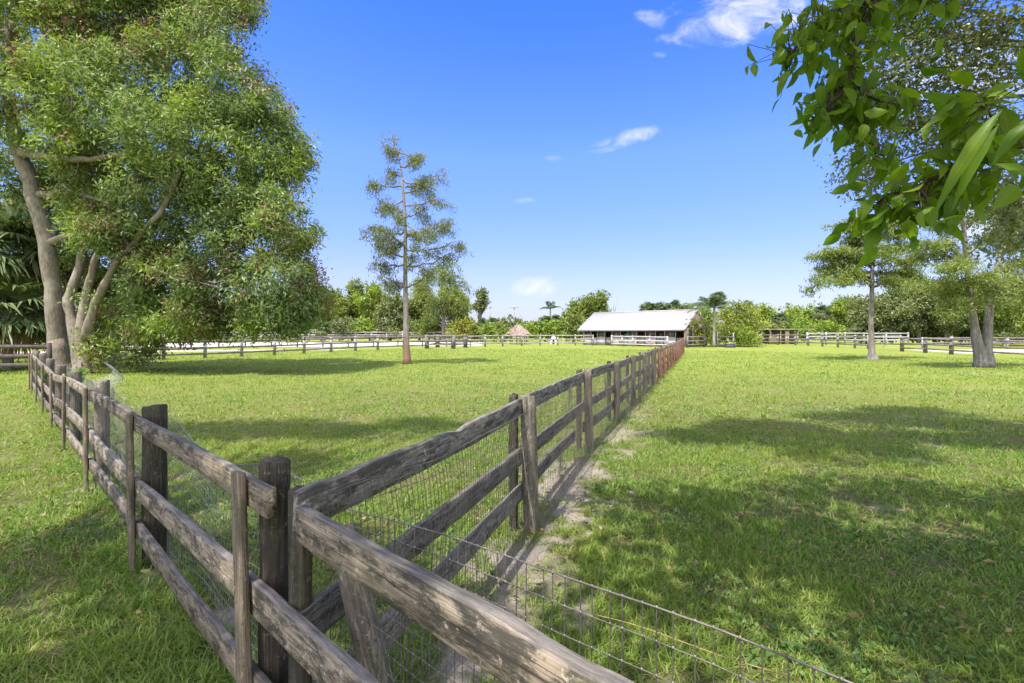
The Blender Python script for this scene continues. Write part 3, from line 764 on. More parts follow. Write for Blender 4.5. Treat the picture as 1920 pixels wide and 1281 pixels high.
# ------------------------------------------------------------------ barn
M['roof'] = plain_mat('white_metal_roof', (.37, .353, .375), .5, .0, var=.09, scale=1.6, bump=.05)
M['barnwall'] = plain_mat('pale_barn_wall', (.46, .42, .44), .8, var=.12, scale=2)
M['tan'] = plain_mat('tan_frame', (.55, .42, .26), .7, var=.15, scale=5)
M['dark'] = plain_mat('dark_interior', (.045, .042, .05), .9, scale=2)
M['brownwall'] = plain_mat('brown_gable', (.20, .15, .12), .85, scale=4)
M['fascia'] = plain_mat('grey_fascia', (.22, .20, .24), .7, scale=4)
M['blue'] = plain_mat('blue_grey_pane', (.07, .085, .10), .25, scale=3)
M['teal'] = plain_mat('teal_cloth', (.12, .33, .33), .8); M['purple'] = plain_mat('purple_cloth', (.28, .12, .32), .8)
M['orange'] = plain_mat('orange_wood', (.55, .32, .17), .8)
def barn():
    L, D, EZ, RZ_, = 12.27, 6.6, 1.98, 3.86
    base = Vector((8.6, 58.0, .355)); ang = math.atan2(-8, 9.3)
    o = thing('horse_barn', 'long low horse barn with white metal roof and tan-framed stall windows', 'barn', base, ang)
    mb = MB()
    mb.box(0, L, D - .12, D, 0, EZ); mb.box(0, .12, .0, D - .12, 0, EZ); mb.box(L - .12, L, .0, D - .12, 0, EZ)
    mb.box(.12, L - .12, 2.6, 2.72, 0, EZ)
    link('wall', mb.mesh('wall'), M['brownwall'], o)
    mb = MB(); mb.box(0, L, -.02, .10, EZ - .16, EZ + .02); link('lintel', mb.mesh('lintel'), M['barnwall'], o)
    for x in (.06, L - .06):            # gable triangles
        mb = MB(); hw = D / 2
        V = [(x - .05, 0, EZ), (x - .05, D, EZ), (x - .05, hw, RZ_ - .1), (x + .05, 0, EZ), (x + .05, D, EZ), (x + .05, hw, RZ_ - .1)]
        mb.add(V, [[0, 3, 5, 2], [1, 2, 5, 4], [0, 1, 4, 3]], [[0, 2, 1], [3, 4, 5]])
        link('gable', mb.mesh('gable'), M['brownwall'], o)
    ov, og, th, o2 = .45, .62, .07, .12
    sl = (RZ_ - EZ) / (D / 2)
    rf = MB()
    for sgn in (0, 1):
        y0, y1 = (-ov, D / 2) if sgn == 0 else (D + ov, D / 2)
        z0, z1 = EZ - sl * ov + .08, RZ_ + .08
        V = [(-og, y0, z0), (L + o2, y0, z0), (L + o2, y1, z1), (-og, y1, z1)]
        V += [(a, b, c - th) for a, b, c in V]
        rf.add(V, [[0, 1, 2, 3], [7, 6, 5, 4], [0, 4, 5, 1], [1, 5, 6, 2], [2, 6, 7, 3], [3, 7, 4, 0]])
    ro = link('roof', rf.mesh('roof'), M['roof'], o)
    sm = MB()
    for x in np.arange(-og + .1, L + o2, .42):
        sm.add([(x - .012, -ov, EZ - sl * ov + .081), (x + .012, -ov, EZ - sl * ov + .081), (x + .012, D / 2, RZ_ + .081), (x - .012, D / 2, RZ_ + .081),
                (x - .012, -ov, EZ - sl * ov + .105), (x + .012, -ov, EZ - sl * ov + .105), (x + .012, D / 2, RZ_ + .105), (x - .012, D / 2, RZ_ + .105)],
               [[4, 5, 6, 7], [0, 4, 7, 3], [1, 2, 6, 5], [0, 1, 5, 4]])
    link('roof_seams', sm.mesh('roof_seams'), M['roof'], ro)
    mb = MB(); mb.tube([(-og, D / 2, RZ_ + .10), (L + o2, D / 2, RZ_ + .10)], .06, 8); link('ridge_cap', mb.mesh('ridge_cap'), M['roof'], ro)
    mb = MB(); z0 = EZ - sl * ov
    mb.box(-og + .003, L + o2 - .003, -ov - .03, -ov - .003, z0 - .10, z0 + .075)
    for x in (-og - .03, L + o2 + .003):
        mb.add([(x, -ov, z0 - .1), (x + .027, -ov, z0 - .1), (x + .027, D / 2, RZ_ - .1), (x, D / 2, RZ_ - .1), (x, -ov, z0 + .075), (x + .027, -ov, z0 + .075), (x + .027, D / 2, RZ_ + .075), (x, D / 2, RZ_ + .075)],
               [[4, 5, 6, 7], [0, 4, 7, 3], [1, 2, 6, 5], [0, 1, 5, 4], [0, 3, 2, 1]])
    link('fascia', mb.mesh('fascia'), M['fascia'], o)
    fr = lambda x: (x - 240) / 1410.0 * L
    wins = [(250, 360), (450, 572), (672, 803), (903, 1032), (1142, 1282), (1392, 1537)]
    doors = [(365, 445), (577, 667), (808, 898), (1037, 1137), (1287, 1387), (1542, 1640)]
    for k, (a, b) in enumerate(wins):
        x0, x1 = fr(a), fr(b)
        mb = MB(); mb.box(x0, x1, .0, .08, 0, .92); link('stall_wall', mb.mesh('stall_wall'), M['barnwall'], o)
        w = .06; z0, z1 = .95, EZ - .18
        mb = MB()
        mb.box(x0, x0 + w, -.03, .09, .925, z1); mb.box(x1 - w, x1, -.03, .09, .925, z1)
        mb.box(x0 + w, x1 - w, -.03, .09, z1 - .07, z1); mb.box(x0 + w, x1 - w, -.03, .09, .925, z0 + .05)
        f = link('window', mb.mesh('window'), M['tan'], o)
        mb = MB(); mb.box(x0 + w, x1 - w, .03, .045, z0 + .05, z1 - .07); link('pane', mb.mesh('pane'), M['blue'], f)
        if k in (2, 3, 4, 5):
            mb = MB(); xc = (x0 + x1) / 2; mb.box(xc - .02, xc + .02, -.02, .025, z0 + .05, z1 - .07); link('mullion', mb.mesh('mullion'), M['tan'], f)
    for k, (a, b) in enumerate(doors):
        x0, x1 = fr(a), fr(b)
        mb = MB(); z = .9
        mb.box(x0 + .03, x1 - .03, .02, .06, .06, z)
        d = link('stall_door', mb.mesh('stall_door'), M['barnwall'] if k in (0, 2) else M['fascia'], o)
        mb = MB()
        xa, xb = x0 + .04, x1 - .04
        mb.tube([(xa, .0, .1), (xb, .0, z - .04)], .025, 4); mb.tube([(xa, -.012, z - .04), (xb, -.012, .1)], .025, 4)
        mb.tube([(xa, .0, z - .02), (xb, .0, z - .02)], .03, 4)
        link('door_brace', mb.mesh('door_brace'), M['tan'] if k % 2 else M['far_wood_white'], d)
    for x in (fr(243), fr(1646)):
        mb = MB(); mb.box(x - .06, x + .06, -.10, -.01, 0, EZ - .17); link('corner_post', mb.mesh('corner_post'), M['tan'], o)
    return o, fr
bo, fr = barn()
bm4 = Matrix.Translation(bo.location) @ Matrix.Rotation(bo.rotation_euler.z, 4, 'Z')
def cloth(name, label, cat, x, z, w, h, mat):
    mb = MB(); n = 7
    P = [(x - w / 2 + w * i / (n - 1), .55 + .05 * math.sin(i * 2.0), zz) for zz in (z, z + h * .5, z + h) for i in range(n)]
    V = [tuple(bm4 @ Vector(p)) for p in P]; V2 = [tuple(bm4 @ (Vector(p) + Vector((0, .02, 0)))) for p in P]
    Q = [[r * n + i, r * n + i + 1, (r + 1) * n + i + 1, (r + 1) * n + i] for r in range(2) for i in range(n - 1)]
    mb.add(V + V2, Q + [[q + 3 * n for q in f[::-1]] for f in Q])
    tag(link(name, mb.mesh(name), mat), label, cat)
cloth('horse_blanket', 'teal blanket hanging in the stall third from the left of the barn', 'blanket', fr(845), .95, .45, .4, M['teal'])
cloth('horse_blanket', 'purple blanket hanging inside the stall left of the last window', 'blanket', fr(1320), .95, .45, .45, M['purple'])
# long orange-brown rail/bench in front of the barn
be = thing('wooden_bench', 'long orange-brown plank bench in front of the barn stalls', 'bench', bm4 @ Vector((7.6, -1.0, 0)), bo.rotation_euler.z)
mb = MB(); mb.box(-2.6, 2.0, -.16, .16, .62, .68); link('seat', mb.mesh('seat'), M['orange'], be)
for x in (-2.4, -.3, 1.8):
    mb = MB(); mb.box(x - .05, x + .05, -.13, .13, 0, .617); link('leg', mb.mesh('leg'), M['orange'], be)

# open shelter on the right
M['shedwood'] = plain_mat('shed_wood', (.28, .24, .21), .85, scale=5)
sx = thing('open_shelter', 'low flat-roofed timber shelter with open bays under the bamboo', 'shelter', (31.0, 62.2, .36))
mb = MB(); V = mb.box(-.3, 7.6, -.6, 3.2, 1.86, 1.95); link('roof', mb.mesh('roof'), M['far_wood'], sx)
mb = MB(); mb.box(.2, 7.0, 2.9, 3.0, 0, 1.84); link('back_wall', mb.mesh('back_wall'), M['shedwood'], sx)
for x in (.35, 1.0, 2.1, 3.4, 4.4, 5.6, 6.9):
    mb = MB(); mb.box(x - .06, x + .06, -.3, -.18, 0, 1.855); link('post', mb.mesh('post'), M['tan'], sx)
mb = MB()
for z in np.arange(.05, 1.7, .22): mb.box(-.25, .28, -.35, -.31, z, z + .17)
link('plank_wall', mb.mesh('plank_wall'), M['far_wood'], sx)
mb = MB(); mb.box(4.0, 4.36, -.25, -.2, .05, 1.7); mb.box(2.2, 3.3, .3, .35, .05, 1.1); link('partition', mb.mesh('partition'), M['tan'], sx)

# timber gateway
gw = thing('timber_gateway', 'tall timber gateway with crossbeams between the barn and the palm', 'gateway', (18.9, 50.5, .33))
for x in (.0, 1.15):
    mb = MB(); mb.box(x - .09, x + .09, -.09, .09, 0, 2.45); link('post', mb.mesh('post'), M['far_wood'], gw)
mb = MB(); mb.box(-.9, 1.9, -.13, -.093, 2.28, 2.44); mb.box(-.9, 1.9, .093, .13, 2.02, 2.18); link('crossbeam', mb.mesh('crossbeam'), M['far_wood_dark'], gw)
mb = MB(); mb.box(.5, 1.02, -.16, -.133, 1.98, 2.34); link('sign_board', mb.mesh('sign_board'), M['far_wood_white'], gw)['label'] = 'blank white board'
# water trough
wt = thing('water_trough', 'dark grey water trough on the grass below the tall pale posts', 'trough', (21.9, 48.6, gzz((21, 48.6))))
mb = MB(); mb.box(-.45, .45, -.25, .25, 0, .06)
for a in ((-.45, .45, -.25, -.20), (-.45, .45, .20, .25), (-.45, -.40, -.2, .2), (.40, .45, -.2, .2)): mb.box(*a, .06, .38)
link('basin', mb.mesh('basin'), plain_mat('trough_grey', (.10, .11, .14), .6), wt)
mb = MB(); mb.tube([(-.47, -.27, .385), (.47, -.27, .385), (.47, .27, .385), (-.47, .27, .385), (-.47, -.27, .385)], .02, 6); link('rim', mb.mesh('rim'), plain_mat('trough_rim', (.2, .21, .24), .5), wt)
# thatched hut
M['thatch'] = leaf_mat('thatch_straw', [(.30, .22, .19), (.42, .33, .28), (.52, .43, .38)], .1, .9, 0, None, 1, .1)
th = thing('thatched_hut', 'small round hut with pinkish palm thatch roof and thin posts', 'hut', (.80, 62.0, .36))
rng = np.random.default_rng(5)
n = 5200; a = rng.random(n) * 2 * math.pi; t = rng.random(n) ** .55
rr = .12 + 1.42 * t; z = 2.42 - 1.12 * t ** 1.25 - .06 * np.sin(a * 3)
C = np.stack([np.cos(a) * rr, np.sin(a) * rr * .95, z], -1); A = norm(np.stack([np.cos(a), np.sin(a), -.85 * np.ones(n)], -1) + rng.normal(size=(n, 3)) * .18)
mb = MB(); leaf_quads(mb, C, A, .42, .09, 0, rng)
k = 20
for q in range(6):
    f0, f1 = q / 6, (q + 1) / 6
    for i in range(k):
        a0, a1 = 2 * math.pi * i / k, 2 * math.pi * (i + 1) / k
        def pt(a, f): return (math.cos(a) * (.06 + 1.36 * f), math.sin(a) * (.06 + 1.36 * f) * .95, 2.40 - 1.12 * f ** 1.25)
        mb.add([pt(a0, f0), pt(a1, f0), pt(a1, f1), pt(a0, f1)], [[0, 1, 2, 3]])
link('thatch_roof', mb.mesh('thatch_roof'), M['thatch'], th)
for a in np.arange(6) * math.pi / 3 + .3:
    mb = MB(); mb.tube([(math.cos(a) * 1.1, math.sin(a) * 1.05, 0), (math.cos(a) * 1.1, math.sin(a) * 1.05, 1.52)], .06, 7); link('post', mb.mesh('post'), M['far_wood_dark'], th)
# little white A-frame shelter
ws = thing('white_tent', 'little white peaked tent against the bright hedge between hut and barn', 'tent', (5.4, 63.5, .36))
M['canvas'] = plain_mat('white_canvas', (.50, .49, .50), .8, var=.1)
mb = MB(); V = [(-.62, -.5, 0), (.62, -.5, 0), (.04, -.3, 1.2), (-.04, -.3, 1.2), (-.62, .6, 0), (.62, .6, 0), (.04, .4, 1.2), (-.04, .4, 1.2)]
mb.add(V, [[1, 5, 6, 2], [5, 4, 7, 6], [4, 0, 3, 7], [3, 2, 6, 7]]); mb.add([(-.62, -.5, 0), (-.18, -.5, 0), (-.04, -.3, 1.2), (.04, -.3, 1.2), (.18, -.5, 0), (.62, -.5, 0), (-.1, -.42, .6), (.1, -.42, .6)], [[0, 1, 6, 2], [2, 6, 7, 3], [7, 4, 5, 3]])
link('canvas', mb.mesh('canvas'), M['canvas'], ws)
for s_ in (-1, 1):
    mb = MB(); mb.tube([(s_ * .65, -.52, 0), (s_ * .06, -.31, 1.25)], .03, 6); link('pole', mb.mesh('pole'), M['far_wood_white'], ws)
# red barrel far left
rb = thing('red_barrel', 'small red barrel beyond the arena seen under the big tree', 'barrel', ground_at(352, 79))
mb = MB(); z = np.array([0, .03, .4, .42, .44, .8, .82, .84, 1.2, 1.25]); r_ = np.array([.38, .40, .40, .43, .40, .40, .43, .40, .40, .37])
mb.tube(np.stack([z * 0, z * 0, z * 1.15 + 0], -1), r_, 14); link('drum', mb.mesh('drum'), plain_mat('red_paint', (.50, .05, .03), .5), rb)
mb = MB(); mb.tube([(0, 0, 1.44), (0, 0, 1.47)], .33, 14); link('lid', mb.mesh('lid'), plain_mat('red_lid', (.35, .04, .03), .5), rb)

# utility poles
M['pole'] = plain_mat('grey_pole', (.30, .28, .27), .9)
for px, ty, Y, lb, arm in ((919, 572, 120, 'thin utility pole rising behind the palm clump left of the hut', 0), (964, 573, 115, 'utility pole with a small cross arm above the hut', 1), (1479, 564, 115, 'utility pole above the bamboo behind the open shelter', 0), (1577, 563, 110, 'short dark utility pole between bamboo and the right cypress', 0)):
    p = ground_at(px, Y); h = at(px, ty, Y)[2] - p[2]
    o = thing('utility_pole', lb, 'pole', p, group='utility poles behind the trees')
    mb = MB(); mb.tube([(0, 0, 0), (0, 0, h * .5), (0, 0, h)], [.22, .19, .16], 8); link('shaft', mb.mesh('shaft'), M['pole'], o)
    mb = MB(); w_ = 1.1 if arm else .5
    mb.box(-w_, w_, -.27, -.19, h * .93, h * .93 + .14)
    link('cross_arm', mb.mesh('cross_arm'), M['pole'], o)

# ------------------------------------------------------------------ the big acacia
def acacia():
    Y = 21.0
    base = Vector((-19.0, 21.2, 0))
    o = thing('acacia_tree', 'huge leaning multi-stemmed tree with pale bark and sickle leaves filling the left', 'tree', base)
    org = np.array(base); rng = np.random.default_rng(31)
    def q(px, py, y=Y): return at(px, py, y) - org
    tr = MB()
    tr.tube([q(112, 704, 21.6), q(111, 692, 21.6), q(110, 678, 21.6), q(109, 655, 21.6), q(108, 628, 21.6)], [.72, .54, .45, .405, .34], 14)
    limb(tr, [q(110, 690, 21.6), q(108, 640, 21.6), q(100, 540, 21.4), q(86, 440, 21.2), q(58, 345, 21), q(30, 270, 20.8), q(12, 160, 20.6), q(20, 40, 20.6)], .40, .20, 14, rng, .04)
    trunk = link('trunk', tr.mesh('trunk', True), M['bark_acacia'], o)
    for pts, r0, r1 in (([q(150, 705, 20.8), q(140, 630, 20.9), q(128, 560, 21), q(150, 500, 21.2), q(165, 400, 21.5), q(150, 300, 22)], .27, .10),
                        ([q(160, 705, 20.6), q(152, 620, 20.6), q(160, 560, 20.6), q(175, 500, 20.4), q(195, 440, 20.2), q(260, 330, 20)], .25, .09),
                        ([q(157, 640, 20.6), q(178, 570, 20.4), q(200, 525, 20.2), q(225, 480, 20), q(300, 400, 19.6), q(355, 290, 19.4)], .20, .07),
                        ([q(92, 455, 21.2), q(130, 440, 20.6), q(180, 434, 20.2), q(230, 442, 20), q(250, 478, 19.8), q(240, 525, 19.7)], .16, .05),
                        ([q(30, 285, 20.8), q(90, 295, 20), q(170, 300, 19.5), q(260, 280, 19)], .22, .07),
                        ([q(75, 365, 21), q(130, 360, 20.5), q(210, 385, 20)], .17, .05),
                        ([q(290, 430, 20.6), q(300, 390, 20), q(322, 350, 19.4), q(345, 285, 19.6), q(360, 230, 21)], .09, .04),
                        ([q(300, 400, 20.6), q(400, 440, 20.8), q(480, 470, 20.8), q(560, 490, 21)], .07, .02),
                        ([q(355, 290, 20.6), q(450, 240, 21), q(520, 230, 21)], .07, .02),
                        ([q(215, 480, 20), q(330, 520, 19.5), q(430, 545, 19.4)], .08, .03),
                        ([q(12, 160, 20.6), q(150, 60, 21.6), q(280, 20, 22)], .15, .05), ([q(150, 300, 22), q(260, 180, 22), q(380, 60, 22)], .14, .05)):
        mb = MB(); limb(mb, pts, r0, r1, 10, rng, .06); link('branch', mb.mesh('branch', True), M['bark_acacia'], o)
    m = Y / F
    def blob(px, py, rx, ry, dy=0, rd=None):
        c = q(px, py, Y + dy); s = (Y + dy) / F
        return (*c, rx * s, (rd or 2.2), ry * s)
    B = [blob(60, 60, 120, 100, 0, 3), blob(190, 40, 110, 80, 1, 3), blob(300, 0, 110, 90, 2, 3), blob(40, 200, 110, 90, -.5), blob(150, 190, 110, 95, -1.5), blob(260, 160, 90, 80, 0), blob(345, 120, 70, 90, 1),
         blob(430, 60, 62, 85, .5), blob(450, 170, 65, 80, 0), blob(300, 260, 90, 70, -1.5), blob(400, 250, 80, 70, 0), blob(500, 260, 62, 80, 0), blob(530, 300, 48, 60, .4), blob(180, 300, 85, 50, -1.5),
         blob(300, 350, 90, 55, -1), blob(420, 350, 85, 60, 0), blob(480, 400, 60, 45, .4), blob(535, 425, 55, 55, -.6), blob(380, 440, 80, 55, -.6), blob(280, 450, 65, 50, 0), blob(470, 480, 70, 50, 0),
         blob(545, 525, 58, 50, -.4), blob(430, 540, 75, 48, -.8), blob(330, 530, 75, 50, -.4), blob(250, 560, 60, 55, .4), blob(480, 590, 75, 36, -.4), blob(550, 585, 45, 36, 0), blob(385, 595, 55, 34, -.4), blob(300, 610, 60, 40, .8), blob(235, 640, 50, 38, 1),
         blob(110, 120, 80, 90, 3, 2.5), blob(210, 420, 45, 35, 1.5), blob(30, 330, 40, 40, 1.5), blob(130, 400, 50, 50, 3), blob(130, 350, 60, 50, 3.4), blob(225, 395, 70, 55, 3.2), blob(190, 480, 50, 50, 3.6), blob(120, 255, 60, 60, 2.6), blob(250, 330, 60, 50, 2.6), blob(300, 480, 60, 50, 2.6), blob(95, 310, 40, 36, -1.5), blob(150, 375, 45, 28, -1.2), blob(205, 445, 36, 26, -1.0), blob(175, 440, 40, 26, -1.6, 1.2), blob(350, 612, 60, 24, -.6, 1.6), blob(440, 612, 60, 22, -.6, 1.6), blob(530, 606, 46, 22, -.4, 1.6), blob(565, 560, 48, 36, 0, 1.8), blob(60, -60, 150, 80, 1, 3.5), blob(250, -90, 160, 80, 1, 3.5), blob(420, -30, 60, 55, .5)]
    me, sub = crown_mesh('crown', B, 5900, 66, .37, .21, .058, .5, .65, 41, .40, .41, .62)
    link('crown', me, M['acacia_leaf'], o)
    # twigs showing between the leaves
    mb = MB(); k = rng.choice(len(sub), 420, False)
    mb = MB()
    for i in k:
        p = sub[i]; d = norm(p - np.array([.5, 0, 5.0])); mb.tube(wob(p - d * rng.uniform(.5, 1.4) + [0, 0, -.2], p, 5, .25, rng), [.025, .02, .016, .012, .007], 4, False)
    add_twigs(me, mb, M['bark_grey'])
    pods = [i for i in rng.permutation(len(sub)) if vnoise(sub[i][None] * .45 + 3)[0] > .50][:720]
    mb = MB(); P = sub[pods]
    P = (P[:, None] + rng.normal(size=(len(P), 30, 3)) * np.array([.2, .2, .26]) + norm(P - np.array([0, 0, 6.0]))[:, None] * .35).reshape(-1, 3)
    leaf_quads(mb, P, norm(rng.normal(size=P.shape)), .15, .07, .1, rng)
    link('seed_pods', mb.mesh('seed_pods'), M['pods'], o)['label'] = 'clusters of curled brown seed pods'
acacia()

# ------------------------------------------------------------------ cypresses
def spray(mb, P0, P1, n, size, rng, up=0.0, L=.16, W=.05, per=10, droop=.5):
    """drooping feathery needles along a twig"""
    t = .25 + .75 * rng.random(n)[:, None] ** .8
    C = np.asarray(P0) + (np.asarray(P1) - np.asarray(P0)) * t
    C = (C[:, None] + rng.normal(size=(n, per, 3)) * np.array([size, size, size * .45])).reshape(-1, 3)
    C[:, 2] -= np.abs(rng.normal(size=len(C))) * size * droop
    A = norm(rng.normal(size=C.shape) * .8 + np.array([0, 0, -droop]))
    leaf_quads(mb, C, A, L * (.6 + .8 * rng.random(len(C))), W, .05, rng)

def cypress_mid():
    Y = 27.2
    b = ground_at(763, Y)
    o = thing('cypress_tree', 'tall slender cypress with sparse tiered branches alone in the left paddock', 'tree', b)
    org = np.array(b); rng = np.random.default_rng(51)
    q = lambda px, py, dy=0: at(px, py, Y + dy) - org
    mb = MB()
    pts = [q(763, 686), q(763, 672), q(762, 650), q(761, 600), q(760, 520), q(760, 440), q(757, 370), q(752, 320), q(746, 280)]
    r = [.30, .23, .185, .15, .12, .10, .08, .05, .012]
    P = np.array(pts); mb.tube(P, r, 12); link('trunk', mb.mesh('trunk', True), M['bark_cyp'], o)
    br = [(746, 285, 722, 283, 0), (746, 285, 790, 300, .3), (750, 300, 735, 272, .2), (751, 312, 785, 292, -.5), (753, 330, 728, 322, .4), (754, 335, 815, 330, -.3), (756, 350, 702, 342, .2), (757, 362, 825, 350, .6), (757, 375, 722, 378, -.8), (758, 385, 826, 372, -.6),
          (758, 400, 706, 388, .8), (759, 410, 800, 395, 1.2), (759, 432, 684, 428, -.3), (760, 440, 838, 422, .3), (760, 446, 846, 432, -1.0), (760, 452, 700, 440, 1.2), (760, 468, 866, 462, .0), (761, 480, 700, 462, -.5), (761, 495, 705, 484, .7), (761, 500, 838, 482, .8), (761, 470, 720, 430, -1.2),
          (761, 535, 710, 525, -.3), (761, 535, 735, 545, .6), (760, 540, 800, 525, -1), (761, 420, 790, 445, -1.5), (760, 350, 790, 345, 1.2), (757, 400, 740, 415, -1.5), (761, 500, 790, 470, -1.6), (761, 455, 735, 475, 1.5)]
    bm = MB(); lv = MB()
    for x0, y0, x1, y1, dy in br:
        y1 += rng.normal() * 6 - 7; x1 += rng.normal() * 6
        a = q(x0, y0); e = q(x1, y1, dy)
        P = wob(a, e, 7, .3, rng, -.15); bm.tube(P, np.linspace(.06, .018, 7), 5)
        L = np.linalg.norm(e - a)
        for j in range(int(3 + L * 4.2)):
            t = rng.uniform(.2, 1.0) ** .8; p = a + (e - a) * t + np.array([0, 0, -.08])
            d = norm((e - a) * .6 / L + rng.normal(size=3) * np.array([.7, 1.0, .8])) * rng.uniform(.25, .95)
            if j % 2 == 0: bm.tube(wob(p, p + d, 4, .2, rng), [.018, .014, .01, .006], 4, False)
            spray(lv, p, p + d + np.array([0, 0, -.12]), 5, .16, rng, L=.16, W=.038, per=14, droop=1.1)
    link('branches', bm.mesh('branches'), M['bark_grey'], o)
    link('crown', lv.mesh('crown'), M['cypress_leaf'], o)
cypress_mid()

def cypress_big(label, trunks, branches, Y, mat, seed, bark, dens=6.0, size=.2, L=.24, W=.065):
    b = np.array([trunks[0][0][0], trunks[0][0][1]])
    base = ground_at(b[0], Y)
    o = thing('cypress_tree', label, 'tree', base); org = np.array(base); rng = np.random.default_rng(seed)
    q = lambda px, py, dy=0: at(px, py, Y + dy) - org
    for tk in trunks:
        P = np.array([q(x, y) for x, y, r in tk]); P[0, 2] = min(P[0, 2], -.03) if tk[0][1] > 640 else P[0, 2]
        mb = MB(); mb.tube(P, [r for x, y, r in tk], 12); link('trunk', mb.mesh('trunk', True), bark, o)
    bm = MB(); lv = MB()
    for (x0, y0, x1, y1, dy, *sg) in branches:
        a = q(x0, y0); e = q(x1, y1, dy); mid = (a + e) / 2 + np.array([0, 0, (sg[0] if sg else .35)])
        P = np.vstack([wob(a, mid, 5, .25, rng), wob(mid, e, 5, .25, rng)[1:]])
        bm.tube(P, np.linspace(.065, .014, 9), 6)
        Lb = np.linalg.norm(e - a)
        for j in range(int(6 + Lb * dens)):
            t = rng.uniform(.25, 1.0); f = t * 8; i = min(int(f), 7)
            p = P[i] + (P[i + 1] - P[i]) * (f - i)
            d = norm((e - a) * .5 / Lb + rng.normal(size=3) * np.array([.7, .9, .3])) * rng.uniform(.3, 1.0)
            if j % 3 == 0: bm.tube(wob(p, p + d, 4, .2, rng), [.022, .016, .012, .007], 4, False)
            spray(lv, p, p + d, 6, size, rng, L=L, W=W, per=9, droop=.7)
    link('branches', bm.mesh('branches'), M['bark_dark'], o)
    link('crown', lv.mesh('crown'), mat, o)
    return o
cypress_big('single-trunk flat-topped cypress with flared base left of the twin-trunk one', [[(1637, 678, .44), (1636, 672, .31), (1635, 662, .20), (1634, 640, .16), (1633, 600, .148), (1635, 540, .12), (1636, 500, .10), (1640, 460, .07), (1642, 425, .03)]],
            [(1634, 530, 1520, 545, -.5, 1.6), (1634, 520, 1540, 500, .5, .5), (1636, 505, 1530, 480, 0, .6), (1637, 495, 1560, 470, -1, .4), (1638, 480, 1585, 455, .6), (1640, 470, 1610, 435, 0), (1640, 460, 1575, 425, .4), (1642, 440, 1600, 415, 0), (1642, 440, 1690, 420, 0), (1640, 462, 1690, 440, -.6), (1640, 475, 1715, 465, .5), (1638, 500, 1705, 490, 0), (1636, 515, 1720, 512, .6, .2), (1635, 530, 1690, 530, -1, .2), (1635, 525, 1590, 520, 1.4), (1638, 500, 1650, 470, -1.6), (1635, 540, 1700, 525, 1.2), (1634, 540, 1560, 530, -1.4, .9), (1636, 500, 1600, 495, 1.8), (1640, 450, 1660, 410, .4)],
            30.9, M['cypress_green'], 61, M['bark_grey'], 5.8)
cypress_big('twin-trunk cypress with V-shaped grey stems near the right edge', [[(1839, 690, .36), (1839, 678, .30), (1837, 660, .26), (1831, 638, .22), (1827, 610, .18), (1824, 590, .165), (1819, 550, .15), (1813, 500, .125), (1808, 440, .10), (1803, 380, .07), (1798, 330, .03)], [(1853, 689, .36), (1852, 676, .29), (1850, 658, .235), (1851, 636, .20), (1853, 610, .18), (1856, 580, .165), (1863, 540, .135), (1871, 495, .10), (1885, 430, .04)]],
            [(1815, 490, 1745, 455, -.5, .3), (1818, 505, 1730, 480, .6, .4), (1822, 545, 1735, 535, -.4, .3), (1812, 450, 1760, 420, .4), (1808, 410, 1770, 375, -.4), (1806, 390, 1850, 360, .4), (1810, 430, 1870, 395, 0), (1815, 480, 1870, 440, .8), (1866, 520, 1930, 490, 0), (1870, 490, 1940, 450, .4), (1875, 460, 1930, 400, -.6), (1864, 540, 1925, 540, -.8), (1860, 560, 1930, 575, .6, .5), (1824, 560, 1765, 560, .8, .4), (1824, 560, 1780, 590, -.8, .4), (1818, 500, 1790, 500, -1.8), (1860, 540, 1880, 560, -1.6), (1880, 440, 1890, 390, .5), (1804, 370, 1790, 335, 0), (1858, 570, 1900, 610, .7, .6), (1822, 540, 1845, 520, -1.5)],
            24.4, M['cypress_green'], 67, M['bark_grey'], 8.5, .2, .2, .048)

# ------------------------------------------------------------------ trees overhead and beside the camera
def broad_leaf(mb, C, A, Nn, L, W, curl, rng):
    """ovate pointed leaves folded along the midrib, 11 vertices each"""
    n = len(C); S = norm(np.cross(A, Nn)); Nn = np.cross(S, A)
    ts = [0, .16, .38, .62, .84, 1.0]; ws = [.0, .62, 1.0, .86, .40, 0]
    rows = []
    for t, w in zip(ts, ws):
        ctr = C + A * (L * t)[:, None] - Nn * (curl * L * t * t)[:, None]
        hw = (W * w * .5)[:, None]
        if w == 0: rows.append(ctr[:, None])
        else: rows.append(np.stack([ctr + S * hw + Nn * hw * .35, ctr, ctr - S * hw + Nn * hw * .35], 1))
    V = np.concatenate(rows, 1); m = V.shape[1]; base = (np.arange(n) * m)[:, None]
    Q = []; T = []
    for k in range(3):
        o = 1 + 3 * k
        Q += [base + np.array([[o, o + 1, o + 4, o + 3]]), base + np.array([[o + 1, o + 2, o + 5, o + 4]])]
    T += [base + np.array([[0, 2, 1]]), base + np.array([[0, 3, 2]]), base + np.array([[m - 4, m - 3, m - 1]]), base + np.array([[m - 3, m - 2, m - 1]])]
    mb.add(V.reshape(-1, 3), np.concatenate(Q), np.concatenate(T))

